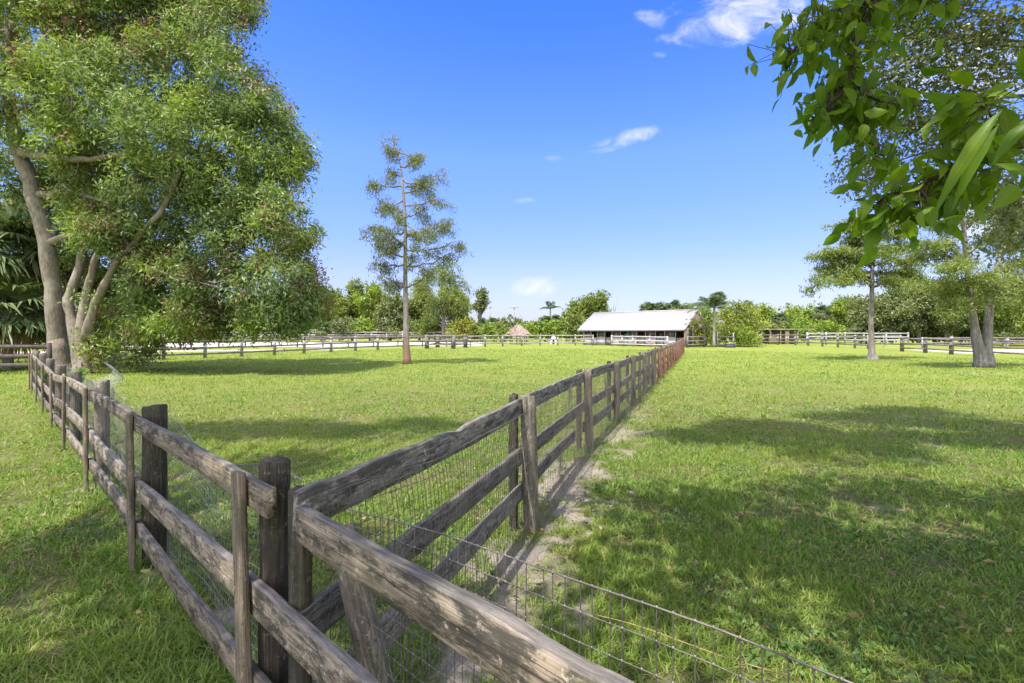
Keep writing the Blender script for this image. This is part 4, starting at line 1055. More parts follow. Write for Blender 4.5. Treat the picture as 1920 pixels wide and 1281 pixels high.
def broadleaf_tree():
    base = (4.0, -1.2, 0)
    o = thing('broadleaf_tree', 'large-leaved tree reaching its glossy hanging leaves into the top right corner', 'tree', base)
    org = np.array(base); rng = np.random.default_rng(71)
    q = lambda px, py, Y: at(px, py, Y) - org
    W0 = lambda x, y, z: np.array([x, y, z]) - org
    mb = MB(); limb(mb, [W0(4.0, -1.2, -.03), W0(3.9, -1.0, 1.5), W0(3.7, -.6, 3.2), W0(3.1, -.1, 4.8)], .22, .12, 12, rng, .04)
    link('trunk', mb.mesh('trunk', True), M['bark_grey'], o)
    tw = []
    bm = MB()
    def br(pts, r0, r1): 
        P = limb(bm, pts, r0, r1, 7, rng, .05); return P
    b1 = br([W0(3.7, -.6, 3.2), W0(3.1, .9, 3.75), q(1690, -60, 2.5), q(1640, 0, 2.5), q(1600, 90, 2.45), q(1594, 160, 2.4), q(1602, 225, 2.4)], .06, .006)
    b2 = br([W0(3.8, -.8, 2.6), W0(3.3, .6, 2.75), q(1990, 250, 2.0), q(1880, 280, 1.9), q(1790, 310, 1.9), q(1720, 350, 1.9)], .05, .005)
    b3 = br([W0(3.1, .9, 3.75), q(1780, -40, 2.6), q(1700, 20, 2.6)], .03, .006)
    b4 = br([q(1640, 0, 2.5), q(1560, 20, 2.4), q(1510, 60, 2.35), q(1475, 120, 2.3)], .016, .003)
    b5 = br([q(1594, 160, 2.4), q(1560, 190, 2.35), q(1540, 215, 2.3)], .010, .003)
    b6 = br([q(1602, 225, 2.4), q(1630, 250, 2.3), q(1640, 300, 2.2)], .008, .002)
    b7 = br([q(1790, 310, 1.9), q(1750, 350, 1.95), q(1660, 365, 2.0), q(1630, 400, 2.0)], .009, .002)
    b8 = br([q(1880, 280, 1.9), q(1860, 220, 1.8), q(1830, 190, 1.7)], .009, .003)
    b9 = br([q(1594, 160, 2.4), q(1650, 190, 2.3), q(1720, 200, 2.2)], .008, .003)
    b10 = br([q(1720, 350, 1.9), q(1740, 375, 1.9), q(1755, 400, 1.9)], .007, .002)
    lv = MB()
    def leaves(P, lo, hi, n, L, spread, droop=.8):
        n = int(n * 1.2)
        P = np.asarray(P); m = len(P)
        f = (lo + (hi - lo) * rng.random(n)) * (m - 1); i = np.minimum(f.astype(int), m - 2)
        C = P[i] + (P[i + 1] - P[i]) * (f - i)[:, None]
        T = norm(P[i + 1] - P[i])
        A = norm(T * .5 + rng.normal(size=(n, 3)) * .75 + np.array([0, 0, -droop]))
        C = C + rng.normal(size=(n, 3)) * spread
        Nn = norm(rng.normal(size=(n, 3)) * .8 + np.array([0, -.5, .6]))
        Ls = L * .82 * (.6 + .6 * rng.random(n))
        B0 = P[i] + (P[i + 1] - P[i]) * (f - i)[:, None]
        for u0, u1 in zip(B0, C): bm.tube([u0, (u0 + u1) / 2 + [0, 0, .008], u1], [.0022, .0016, .0013], 4, False)
        broad_leaf(lv, C, A, Nn, Ls, Ls * (.44 + .12 * rng.random(n)), .15 + .5 * rng.random(n), rng)
    leaves(b1, .45, 1, 140, 0.118, .075); leaves(b4, .0, 1, 148, 0.114, .075); leaves(b3, .5, 1, 81, 0.118, .09); leaves(b5, 0, 1, 62, 0.110, .06); leaves(b6, .1, 1, 54, 0.114, .05)
    leaves(b9, .2, 1, 35, 0.118, .05); leaves(b7, .1, 1, 64, 0.118, .05, .6); leaves(b2, .45, 1, 84, 0.125, .09); leaves(b8, .1, 1, 40, 0.144, .07, .5); leaves(b10, .1, 1, 35, 0.114, .05)
    # the long strap-like leaves hanging close to the lens at the right edge
    for (x0, y0, x1, y1, Y, wv) in ((1880, 205, 1778, 375, 1.45, .055), (1872, 235, 1812, 372, 1.5, .05), (1935, 225, 1905, 310, 1.45, .055), (1845, 185, 1765, 250, 1.7, .065), (1925, 330, 1880, 350, 1.5, .05)):
        a, e = q(x0, y0, Y), q(x1, y1, Y)
        Ax = norm(e - a + np.array([0, 0, .10]))[None]; L = np.array([np.linalg.norm(e - a)])
        broad_leaf(lv, a[None], Ax, norm(np.array([[-.5, -.6, .55]])), L, np.array([wv * .72]), np.array([.5]), rng)
    # canopy above and behind the viewer
    B = [(3.0, -.2, 5.4, 1.5, 1.4, .8), (1.2, .2, 5.7, 1.4, 1.2, .7), (4.6, .6, 5.4, 1.4, 1.3, .8), (5.8, 1.6, 5.8, 1.6, 1.3, .9), (2.4, 1.5, 5.9, 1.3, .9, .6), (.4, -1.0, 5.6, 1.3, 1.3, .7), (4.0, -2.6, 5.2, 1.8, 1.6, 1.2), (4.2, 2.2, 6.4, 1.5, .7, .6), (7.2, .8, 5.4, 1.5, 1.4, 1), (2.0, 1.0, 6.4, 1.5, .9, .5), (.6, 1.3, 6.6, 1.0, .7, .5), (3.4, .8, 6.2, 1.5, 1.0, .5), (5.4, .2, 6.4, 1.6, 1.2, .6), (6.6, 2.4, 7.4, 1.6, .8, .6), (2.8, 2.0, 7.2, 1.3, .7, .5), (1.6, -.4, 6.4, 1.2, 1, .5), (-.5, 2.3, 6.6, .9, .6, .5), (-.3, 1.4, 6.4, 1.0, .7, .5), (.6, 2.3, 6.8, 1.0, .6, .5), (-.9, .4, 6.4, .8, .7, .5), (1.8, 2.6, 7.0, 1.1, .6, .5)]
    B = [(b[0] - org[0], b[1] - org[1], b[2], *b[3:]) for b in B]
    P, D, sub = crown_points(B, 2100, .27, 14, rng, .2, .34, 1.0)
    A = norm(D * .4 + rng.normal(size=P.shape) * .6 + np.array([0, 0, -.5])); Ls = .15 * (.6 + .7 * rng.random(len(P)))
    broad_leaf(lv, P, A, norm(rng.normal(size=P.shape) * .6 + np.array([0, 0, 1])), Ls, Ls * .48, .2 + .2 * rng.random(len(P)), rng)
    for b in B: br([W0(3.1, -.1, 4.8) if b[2] > 4 else W0(3.7, -.6, 3.2), np.array(b[:3]) * .55 + W0(3.1, -.1, 4.8) * .45, np.array(b[:3])], .05, .01)
    link('branches', bm.mesh('branches', True), M['bark_dark'], o)
    me = lv.mesh('crown', True); pat = np.array([0] + [1, 0, 1] * 4 + [0], np.float32)
    at_ = me.attributes.new('rib', 'FLOAT', 'POINT'); at_.data.foreach_set('value', np.resize(pat, len(me.vertices)))
    link('crown', me, M['big_leaf'], o)
broadleaf_tree()

def small_leaf_tree():
    base = (10.6, 6.2, 0)
    o = thing('small_leaf_tree', 'fine-leaved tree whose airy silvery twigs fill the sky behind the big hanging leaves', 'tree', base)
    org = np.array(base); rng = np.random.default_rng(81)
    q = lambda px, py, Y: at(px, py, Y) - org
    mb = MB(); limb(mb, [(0, 0, -.03), (-.1, 0, 1.6), (-.4, .1, 3.4), (-.8, .1, 5)], .24, .15, 12, rng, .04); link('trunk', mb.mesh('trunk', True), M['bark_grey'], o)
    bm = MB()
    ends = [(1700, 130, 7.2), (1640, 60, 7.4), (1760, 60, 7.0), (1640, 200, 7.6), (1720, 230, 7.5), (1640, 320, 8.0), (1820, 150, 7.0), (1880, 60, 6.8), (1700, -60, 7.0), (1800, 250, 7.4), (1890, 220, 7.2), (1650, -20, 7.3), (1800, -60, 6.6), (1900, 380, 7.6), (1840, 330, 7.8), (1900, 450, 7.9)]
    B = []
    for x, y, Y in ends:
        e = q(x, y, Y); st = np.array([-.6, .1, 3.6 + rng.random() * 1.4])
        limb(bm, [st, st + (e - st) * .5 + np.array([0, 0, .25]), e], .055, .008, 6, rng, .08)
        B.append((*e, .62, .6, .40))
    for x, y, z in ((3.6, 5.2, 8.0), (2.2, 5.6, 8.6), (5.4, 5.0, 7.6), (7.2, 5.4, 7.4), (4.6, 6.6, 8.6), (2.6, 4.0, 8.2), (8.8, 6.4, 7.2), (6.4, 7.4, 8.4), (1.0, 5.0, 8.4)):
        B.append((x - org[0], y - org[1], z, 1.25, .85, .5)); limb(bm, [np.array([-.8, .1, 5]), np.array([(x - org[0]) * .5, (y - org[1]) * .5, z - .6]), np.array([x - org[0], y - org[1], z])], .07, .012, 6, rng, .05)
    P, D, sub = crown_points(B[:16], 1500, .2, 17, rng, .1, .28, 1.1)
    P2, D2, sub2 = crown_points(B[16:], 2600, .2, 26, rng, .1, .30, 1.1); n1_ = len(P); P = np.vstack([P, P2]); D = np.vstack([D, D2]); sub = np.vstack([sub, sub2])
    for i in rng.choice(len(sub), 700, False):
        p = sub[i]; bm.tube(wob(p + rng.normal(size=3) * .25, p, 4, .25, rng), [.006, .005, .004, .002], 4, False)
    A = norm(D * .5 + rng.normal(size=P.shape) * .7); s = .6 + .7 * rng.random(len(P))
    lv = MB(); s[n1_:] *= 1.35; leaf_quads(lv, P, A, .075 * s, .036 * s, .05, rng)
    link('branches', bm.mesh('branches', True), M['bark_grey'], o); link('crown', lv.mesh('crown'), M['small_leaf'], o)
small_leaf_tree()

def shade_tree():
    base = (-6.4, -1.6, 0)
    o = thing('shade_tree', 'tall tree standing left of the viewer, dappling the near grass and fence', 'tree', base)
    org = np.array(base); rng = np.random.default_rng(91)
    mb = MB(); limb(mb, [(0, 0, -.03), (.1, .2, 3), (.3, .6, 6), (.3, 1.5, 9)], .32, .14, 12, rng, .03); link('trunk', mb.mesh('trunk', True), M['bark_acacia'], o)
    B = [(-3.6, .1, 7.4, 1.2, 1.0, .7), (-4.8, -.9, 7.2, 1.3, 1.1, .8), (-3.0, -1.2, 7.2, 1.2, 1.0, .7), (-4.2, 1.0, 7.6, 1.0, .6, .5), (-5.6, .6, 7.6, 1.0, .8, .6), (-2.6, -.4, 7.4, .8, .8, .5), (-7.2, .1, 7.6, 1.1, .7, .6),
         (-8.4, 4.9, 10.4, 1.3, .8, .5), (-6.9, 5.0, 10.4, 1.3, .8, .5), (-5.4, 4.6, 10.2, 1.3, .8, .5), (-4.2, 5.0, 10.4, 1.0, .7, .5), (-6.2, 4.4, 10.8, 1.3, .6, .5), (-7.6, 4.3, 10.6, 1.2, .6, .5), (-4.8, 5.4, 10.7, 1.1, .5, .4), (-9.0, 2.0, 8.8, 1.3, .8, .7), (-6.5, 1.8, 11.5, 1.2, 1, .8)]
    bm = MB()
    for b in B:
        e = np.array(b[:3]) - org; st = np.array([.3, .6, 6.0]) if b[2] < 9 else np.array([.3, 1.5, 9.0])
        limb(bm, [st, (st + e) / 2 + np.array([0, 0, .3]), e], .08, .015, 6, rng, .06)
    B = [(b[0] - org[0], b[1] - org[1], b[2], *b[3:]) for b in B]
    P, D, sub = crown_points(B, 1350, .26, 22, rng, .1, .38, 1.0)
    A = norm(D * .4 + rng.normal(size=P.shape) * .6 + np.array([0, 0, -.5])); s = .6 + .7 * rng.random(len(P))
    lv = MB(); leaf_quads(lv, P, A, .19 * s, .06 * s, .05, rng)
    link('branches', bm.mesh('branches', True), M['bark_acacia'], o); link('crown', lv.mesh('crown'), M['acacia_leaf'], o)
shade_tree()

# ------------------------------------------------------------------ palms
def fan(mb, c, d, R_, rng, droop=.35, nb=30):
    """one fan leaf: blades spread round direction d from c"""
    d = norm(d); s = norm(np.cross(d, np.array([0, 0, 1.0]) + rng.normal(size=3) * .2)); u = np.cross(s, d)
    a = np.linspace(-1.9, 1.9, nb) + rng.normal(size=nb) * .05
    r = R_ * (.75 + .25 * np.cos(a * .6)) * (.85 + .3 * rng.random(nb))
    D = np.cos(a)[:, None] * d + np.sin(a)[:, None] * s
    tip = c + D * r[:, None] + np.array([0, 0, -1.0]) * (droop * r)[:, None] + u * (.12 * R_ * rng.normal(size=nb))[:, None]
    midp = c + D * (r * .55)[:, None] + np.array([0, 0, -1.0]) * (droop * .25 * r)[:, None] + u * .08 * R_
    w = norm(np.cross(D, u)) * (R_ * .05)
    V = np.stack([np.repeat(c[None], nb, 0), midp + w, tip, midp - w], 1)
    mb.add(V, np.arange(nb * 4).reshape(nb, 4))

def fan_palm(name, label, base, h, R_, seed, n=26, dry=0.0, trunk_r=.16, group=None, bushy=False):
    rng = np.random.default_rng(seed)
    o = thing(name, label, 'palm', base, group=group)
    if h > .3:
        mb = MB(); zz = np.linspace(-.05, h, 9); mb.tube(np.stack([np.sin(zz * .3) * .1, zz * 0, zz], -1), trunk_r * (1 + .08 * rng.normal(size=9)), 10); link('trunk', mb.mesh('trunk'), M['bark_palm'], o)
    mb = MB(); st = MB(); c0 = np.array([math.sin(h * .3) * .1, 0, h])
    for k in range(n):
        az = rng.random() * 6.283; el = math.asin(np.clip(rng.uniform(-.35 if not bushy else -.05, 1.0), -1, 1))
        d = np.array([math.cos(az) * math.cos(el), math.sin(az) * math.cos(el), math.sin(el)])
        pet = R_ * rng.uniform(.55, 1.0)
        c = c0 + d * pet + np.array([0, 0, -.1 * pet])
        st.tube([c0, (c0 + c) / 2 + [0, 0, .05 * pet], c], [.03, .022, .016], 4, False)
        fan(mb, c, d + np.array([0, 0, -.25]), R_, rng, .35)
    link('fronds', mb.mesh('fronds'), M['palm_leaf'], o); link('leaf_stalks', st.mesh('leaf_stalks'), M['palm_leaf'], o)
    if dry:
        mb = MB()
        for k in range(int(dry)):
            az = rng.random() * 6.283; d = np.array([math.cos(az) * .75, math.sin(az) * .75, -.75])
            fan(mb, c0 + d * R_ * rng.uniform(.3, .8), d + np.array([0, 0, -.5]), R_ * .75, rng, .5)
        link('dry_fronds', mb.mesh('dry_fronds'), M['palm_dry'], o)['label'] = 'hanging brown dead fronds'
    return o

def feather_palm(label, base, h, L, seed, n=13, trunk_r=.14):
    rng = np.random.default_rng(seed)
    o = thing('feather_palm', label, 'palm', base)
    mb = MB(); zz = np.linspace(-.05, h, 8); mb.tube(np.stack([zz * .012, zz * 0, zz], -1), np.linspace(trunk_r * 1.25, trunk_r, 8), 10); link('trunk', mb.mesh('trunk'), M['bark_palm'], o)
    lf_, rc = MB(), MB(); c0 = np.array([h * .012, 0, h])
    for k in range(n):
        az = k * 2.4 + rng.normal() * .2; el = rng.uniform(.35, 1.45)
        t = np.linspace(0, 1, 9); r = L * t * math.cos(el) * (1 + .25 * t); z = L * (t * math.sin(el) * 1.1 - t * t * (.35 + .35 * math.cos(el)))
        P = c0 + np.stack([np.cos(az) * r, np.sin(az) * r, z], -1)
        rc.tube(P, np.linspace(.035, .008, 9), 4, False)
        m = 46; f = np.linspace(.12, .99, m) * 8; i = np.minimum(f.astype(int), 7); C = P[i] + (P[i + 1] - P[i]) * (f - i)[:, None]
        T = norm(P[i + 1] - P[i]); S = norm(np.cross(T, np.array([0, 0, 1.0])))
        for sg in (-1, 1):
            A = norm(S * sg + T * .55 + np.array([0, 0, -.55]) + rng.normal(size=C.shape) * .12)
            ll = L * .30 * (1 - np.abs(np.linspace(-.7, 1, m)) ** 2 * .6)
            leaf_quads(lf_, C + A * (ll * .5)[:, None], A, ll, .06, 0, rng)
    link('fronds', lf_.mesh('fronds'), M['palm_leaf'], o); link('leaf_ribs', rc.mesh('leaf_ribs'), M['palm_leaf'], o)
    return o

fan_palm('fan_palm', 'tall fan palm with drooping fronds at the left edge behind the big trunk', (-24.6, 23.6, 0), 5.7, 1.6, 1001, 44, 18, .2)
fan_palm('fan_palm', 'dark low fan palm at the left edge below the tall palm', (-23.8, 22.8, 0), 2.5, 1.5, 1002, 40, 8, .2)
fan_palm('fan_palm', 'fan palm half hidden between the stems of the big tree', (-21.5, 26.0, 0), 4.2, 1.1, 1003, 26, 8, .2)
def palm_px(label, px, ty, Y, Rpx, seed, n=26, dry=0, name='fan_palm', group=None):
    b = ground_at(px, Y); R_ = Rpx * Y / F * .55
    h = at(px, ty, Y)[2] - b[2] - R_ * 1.5
    return fan_palm(name, label, b, max(h, .2), R_, seed, n, dry, .18, group)
palm_px('shaggy bush-like fan palm before the trees at the left end of the arena fence', 602, 597, 74, 24, 1010, 30, 16)
palm_px('fan palm with tan dead skirt, left one of the clump by the pine', 905, 593, 82, 19, 1011, 30, 22)
palm_px('fan palm with tan dead skirt, right one of the clump by the pine', 926, 590, 80, 20, 1012, 32, 22)
palm_px('small fan palm poking up beside the utility pole above the hut', 956, 588, 92, 8, 1013, 20)
palm_px('fan palm with pale dead fronds in the bushes left of the barn', 1022, 588, 76, 16, 1014, 30, 14)
palm_px('fan palm with pale dead fronds close to the big round tree left of the barn', 1041, 587, 75, 15, 1015, 30, 12)
for k, (px, ty, lb) in enumerate(((1213, 563, 'leftmost of three fan palm heads above the barn roof'), (1233, 561, 'middle of three fan palm heads above the barn roof'), (1262, 560, 'rightmost of three fan palm heads above the barn roof'))):
    palm_px(lb, px, ty, 82, 24, 1020 + k, 40, 8)
palm_px('fan palm with orange-brown skirt directly above the open shelter', 1462, 583, 72, 19, 1030, 34, 34)
palm_px('fan palm with pinkish brown skirt above the right end of the shelter', 1541, 571, 72, 19, 1031, 34, 32)
palm_px('small fan palm at the foot of the oak wood on the far right', 1885, 618, 52, 13, 1032, 22, 4)
b = ground_at(1338.5, 49.5); feather_palm('feather palm with arching fronds and slim pale trunk beside the timber gateway', b, 4.0, 2.6, 1040, 19, .12)
b = ground_at(1031, 84); feather_palm('dark feather palm rising above the bushes left of the barn', b, 5.6, 2.2, 1041, 12)

# ------------------------------------------------------------------ background trees and shrubs
def bg_tree(name, label, px, top_y, wpx, Y, mat, seed, bot=None, cat='tree', dens=1.35, trunk=True, L=.42, W=.2, gap=.28, shape='round', bark='bark_grey', group=None, droop=.3):
    rng = np.random.default_rng(seed)
    b = ground_at(px, Y); s = Y / F
    H = at(px, top_y, Y)[2] - b[2]; Wd = wpx * s * .5
    zb = H * .12 if bot is None else max(at(px, bot, Y)[2] - b[2], 0)
    o = thing(name, label, cat, b, group=group)
    B = []
    nb = 9 if shape != 'tall' else 7
    ch = H - zb
    for k in range(nb):
        f = rng.random(); f = (k + .5) / nb
        prof = {'round': math.sin(math.pi * min(.97, .16 + f * .74)) ** .7, 'tall': math.sin(math.pi * (.18 + f * .7)) ** .8, 'dome': math.sqrt(max(.03, 1 - f * f * .95)), 'flat': .5 + .5 * f}[shape]
        r = Wd * prof
        for j in range(1 if shape == 'tall' else 2):
            a = rng.random() * 6.283; off = r * .48 * rng.random() ** .5 if shape != 'tall' else r * .2
            B.append((math.cos(a) * off + (r * .42 if j else -r * .42) * (shape != 'tall'), math.sin(a) * off, zb + ch * (.10 + f * .86), r * .62, r * .62, max(ch * .16, .25)))
    area = max(2 * Wd * ch, 1.0)
    n_sub = int(np.clip(area * 11 * dens, 60, 1300))
    me, sub = crown_mesh('crown', B, n_sub, 16, .42 * min(1, Wd / 2 + .3), L, W, droop, .7, seed + 1, .3, gap, .55, 1.0, .02)
    link('crown', me, mat, o)
    if trunk:
        mb = MB(); r0 = .06 + H * .022
        P = limb(mb, [(0, 0, -.05), (.1 * rng.normal(), .1 * rng.normal(), zb + ch * .3), (.2 * rng.normal(), 0, zb + ch * .8)], r0, r0 * .35, 8, rng, .05)
        link('trunk', mb.mesh('trunk', True), M[bark], o)
        mb = MB()
        for i in rng.choice(len(sub), min(len(sub), 16), False):
            z_ = min(sub[i][2] * .6, zb + ch * .6); mb.tube(wob((0, 0, max(z_, .3)), sub[i], 5, .12, rng), np.linspace(r0 * .35, .02, 5), 5, False)
        link('limbs', mb.mesh('limbs', True), M[bark], o)
    return o
bt = bg_tree
GL, GR = 'trees behind the riding arena', 'oak wood behind the right fence'
bt('broadleaf_tree', 'short green tree just right of the big tree foliage behind the arena', 622, 548, 52, 86, M['leaf_a'], 2001, group=GL)
bt('broadleaf_tree', 'tallest rounded green tree of the arena row, left half', 660, 529, 62, 84, M['leaf_a'], 2002, group=GL)
bt('broadleaf_tree', 'bright green tree second left of the lone cypress trunk', 694, 532, 56, 82, M['leaf_c'], 2003, 600, group=GL)
bt('broadleaf_tree', 'grey-green tree directly left of the lone cypress trunk', 732, 551, 60, 80, M['leaf_b'], 2004, group=GL)
bt('broadleaf_tree', 'dark green tree directly right of the lone cypress trunk', 786, 536, 50, 84, M['leaf_a'], 2005, group=GL)
bt('cypress_tree', 'tall pale feathery tree right of and behind the lone cypress', 832, 500, 92, 76, M['cypress_green'], 2006, 606, dens=2.2, gap=.30, group=GL, droop=.5, L=.34, W=.12)
bt('broadleaf_tree', 'dense mid-green tree on the right flank of the pale feathery tree', 861, 551, 44, 80, M['leaf_a'], 2007, group=GL)
bt('shrub', 'yellowish loose shrub at the right foot of the pale feathery tree', 868, 596, 46, 74, M['leaf_y'], 2008, cat='shrub', trunk=False)
bt('shrub', 'grey-green shrub below the grey-green tree behind the arena', 725, 600, 60, 79, M['leaf_b'], 2009, cat='shrub', trunk=False)
bt('shrub', 'bright shrub below the bright tree behind the arena', 685, 598, 56, 79, M['leaf_c'], 2010, cat='shrub', trunk=False)
bt('shrub', 'low shrub at the foot of the dark tree right of the cypress trunk', 800, 596, 62, 78, M['leaf_a'], 2011, cat='shrub', trunk=False)
bt('shrub', 'brown-green shrub in the arena row beside the shaggy palm', 643, 597, 44, 78, M['leaf_b'], 2012, cat='shrub', trunk=False)
for k, (px, ty, w, mt, lb) in enumerate(((570, 560, 56, 'leaf_a', 'green tree behind the hanging foliage tips at the arena left end'), (520, 562, 60, 'leaf_b', 'grey-green tree glimpsed under the big crown above the arena fence'), (465, 566, 60, 'leaf_a', 'mid-green tree seen through the lowest big-tree foliage'), (405, 570, 62, 'leaf_c', 'bright tree seen under the big crown right of the yellow shrub'), (340, 575, 60, 'leaf_y', 'glowing yellow-green shrub seen under the big crown'), (285, 560, 70, 'leaf_b', 'dark tree behind the stems under the big crown'))):
    bt('broadleaf_tree', lb, px, ty, w, 84, M[mt], 2020 + k, group=GL)
bt('pine_tree', 'slim pine with bare trunk and tufted crown above the palm clump', 899, 543, 34, 92, M['leaf_b'], 2030, 584, dens=1.5, gap=.42, L=.5, W=.2)
bt('shrub', 'yellow croton shrub at the left foot of the palm clump', 890, 614, 22, 74, M['leaf_y'], 2031, cat='shrub', trunk=False)
bt('shrub', 'rounded green shrub below the palm clump', 915, 611, 34, 73, M['leaf_c'], 2032, cat='shrub', trunk=False)
bt('shrub', 'pale green shrub touching the left side of the thatched hut', 941, 608, 36, 70, M['leaf_a'], 2033, cat='shrub', trunk=False)
bt('shrub', 'small dark tree crown right of the utility pole above the hut', 969, 595, 20, 90, M['leaf_b'], 2034, cat='tree')
bt('shrub', 'small bushy crown left of the small fan palm', 946, 597, 16, 90, M['leaf_b'], 2035, cat='tree')
bt('bamboo_clump', 'bamboo-like hedge just behind the thatched hut', 985, 606, 48, 80, M['leaf_c'], 2036, cat='hedge', trunk=False)
bt('bamboo_clump', 'bright feathery hedge right of the thatched hut', 1018, 605, 50, 70, M['leaf_c'], 2037, cat='hedge', trunk=False)
bt('bamboo_clump', 'bright hedge behind the white tent', 1050, 603, 46, 70, M['leaf_c'], 2038, cat='hedge', trunk=False)
bt('shrub', 'leafy shrub touching the left end of the barn', 1078, 592, 46, 68, M['leaf_a'], 2039, cat='shrub', trunk=False)
bt('broadleaf_tree', 'big rounded tree rising behind the left end of the barn', 1112, 547, 74, 78, M['leaf_a'], 2040, dens=1.3, shape='round')
bt('broadleaf_tree', 'lower green tree on the left shoulder of the big rounded tree', 1075, 575, 44, 80, M['leaf_a'], 2041)
bt('shrub', 'dark low crowns right of the palm heads behind the barn roof', 1290, 574, 40, 88, M['leaf_b'], 2042, cat='tree')
bt('broadleaf_tree', 'green tree between the barn gable and the feather palm', 1318, 577, 42, 66, M['leaf_c'], 2043)
bt('shrub', 'yellow-green climbing shrub against the barn gable', 1309, 600, 44, 50.6, M['leaf_y'], 2044, cat='shrub', trunk=False, L=.26, W=.13)
bt('round_shrub', 'big dome-shaped shrub with yellow-green top right of the feather palm', 1385, 571, 92, 53, M['leaf_g'], 2045, 648, cat='shrub', trunk=False, shape='dome', L=.28, W=.14, dens=2.0, gap=.2)
bt('shrub', 'dark green leafy shrub in front of the dome-shaped shrub', 1392, 612, 50, 50.5, M['leaf_c'], 2046, 650, cat='shrub', trunk=False, shape='dome', L=.24, W=.12, dens=1.8)
bt('bamboo_clump', 'tall bamboo clump directly right of the dome-shaped shrub', 1437, 574, 44, 78, M['leaf_c'], 2047, cat='bamboo', trunk=False)
bt('bamboo_clump', 'dark bamboo tips behind the dome-shaped shrub', 1402, 566, 40, 86, M['leaf_b'], 2048, cat='bamboo', trunk=False, gap=.45)
bt('bamboo_clump', 'bright bamboo clump between the two skirted fan palms, left part', 1490, 578, 42, 78, M['leaf_c'], 2049, cat='bamboo', trunk=False)
bt('bamboo_clump', 'bright bamboo clump between the two skirted fan palms, right part', 1514, 583, 40, 76, M['leaf_c'], 2050, cat='bamboo', trunk=False)
bt('bamboo_clump', 'tallest bamboo clump left of the single-trunk cypress', 1585, 557, 56, 74, M['leaf_c'], 2051, cat='bamboo', trunk=False)
bt('bamboo_clump', 'low bright bamboo skirt right of the shelter', 1548, 604, 64, 70, M['leaf_c'], 2052, cat='bamboo', trunk=False)
bt('bamboo_clump', 'low green hedge behind the shelter roof', 1445, 606, 66, 72, M['leaf_a'], 2053, cat='hedge', trunk=False)
bt('bamboo_clump', 'green hedge behind the middle of the shelter roof', 1500, 603, 60, 73, M['leaf_c'], 2054, cat='hedge', trunk=False)
for k, (px, ty, w, Y, mt, lb) in enumerate(((1625, 556, 66, 64, 'leaf_b', 'grey-green oak behind the single-trunk cypress'), (1672, 545, 72, 62, 'leaf_b', 'oak right of the single-trunk cypress trunk'), (1722, 525, 82, 60, 'leaf_b', 'broad oak midway between the two cypresses'),
        (1775, 520, 86, 58, 'leaf_b', 'tall oak left of the V-shaped trunks'), (1830, 532, 80, 60, 'leaf_a', 'green oak seen through the V-shaped trunks'), (1885, 516, 88, 56, 'leaf_a', 'brighter oak at the right edge'), (1945, 520, 90, 52, 'leaf_c', 'bright oak cut by the right edge of the view'))):
    bt('oak_tree', lb, px, ty, w, Y, M[mt], 2060 + k, dens=1.5, gap=.28, group=GR, L=.32, W=.17)
for k, (px, ty, w, lb) in enumerate(((1610, 612, 56, 'shrub at the foot of the grey-green oak'), (1655, 606, 62, 'shrub right behind the single-trunk cypress foot'), (1705, 604, 66, 'shrub under the broad midway oak'), (1752, 602, 66, 'shrub under the tall oak'), (1800, 600, 66, 'shrub just left of the V-shaped trunks'), (1880, 604, 70, 'shrub just right of the V-shaped trunks'))):
    bt('shrub', lb, px, ty, w, 63, M['leaf_b'], 2080 + k, cat='shrub', trunk=False, group='undergrowth shrubs of the oak wood')
# shaded bushes on the far left, below and behind the big tree
bt('shrub', 'dark dense shrub behind the big tree stems', 100, 500, 230, 29, M['leaf_b'], 2100, cat='shrub', trunk=False, L=.3, W=.12, dens=1.3)
bt('shrub', 'leafy shrub hanging low right of the big tree base', 240, 632, 110, 21.5, M['leaf_b'], 2101, cat='shrub', trunk=False, L=.2, W=.07, dens=3)
bt('shrub', 'dark tree mass behind the palms at the left edge', -10, 370, 260, 33, M['leaf_b'], 2102, cat='tree', L=.4, W=.16, dens=1.6)
bt('shrub', 'green shrub between big tree base and paddock fence end', 185, 590, 120, 27, M['leaf_a'], 2103, cat='shrub', trunk=False, L=.26, W=.1, dens=1.4)
# far woods closing the horizon between the nearer trees
def far_wood():
    rng = np.random.default_rng(99); B = []
    for k in range(230):
        a = rng.uniform(-1.15, 1.15); r = rng.uniform(118, 150); h = rng.uniform(3.6, 5.2) if -.22 < a < .34 else rng.uniform(7.0, 11.5)
        B.append((math.sin(a) * r * 1.1, math.cos(a) * r * .9 + 20, h * .45, rng.uniform(3, 5), 3, h * .52))
    me, sub = crown_mesh('far_wood', B, 9500, 11, 1.0, .8, .4, .2, .7, 98, .3, None, .5, 1.0, .1)
    tag(link('far_wood', me, M['leaf_a']), 'distant low wood closing the horizon behind all the trees', 'wood', kind='stuff')
far_wood()
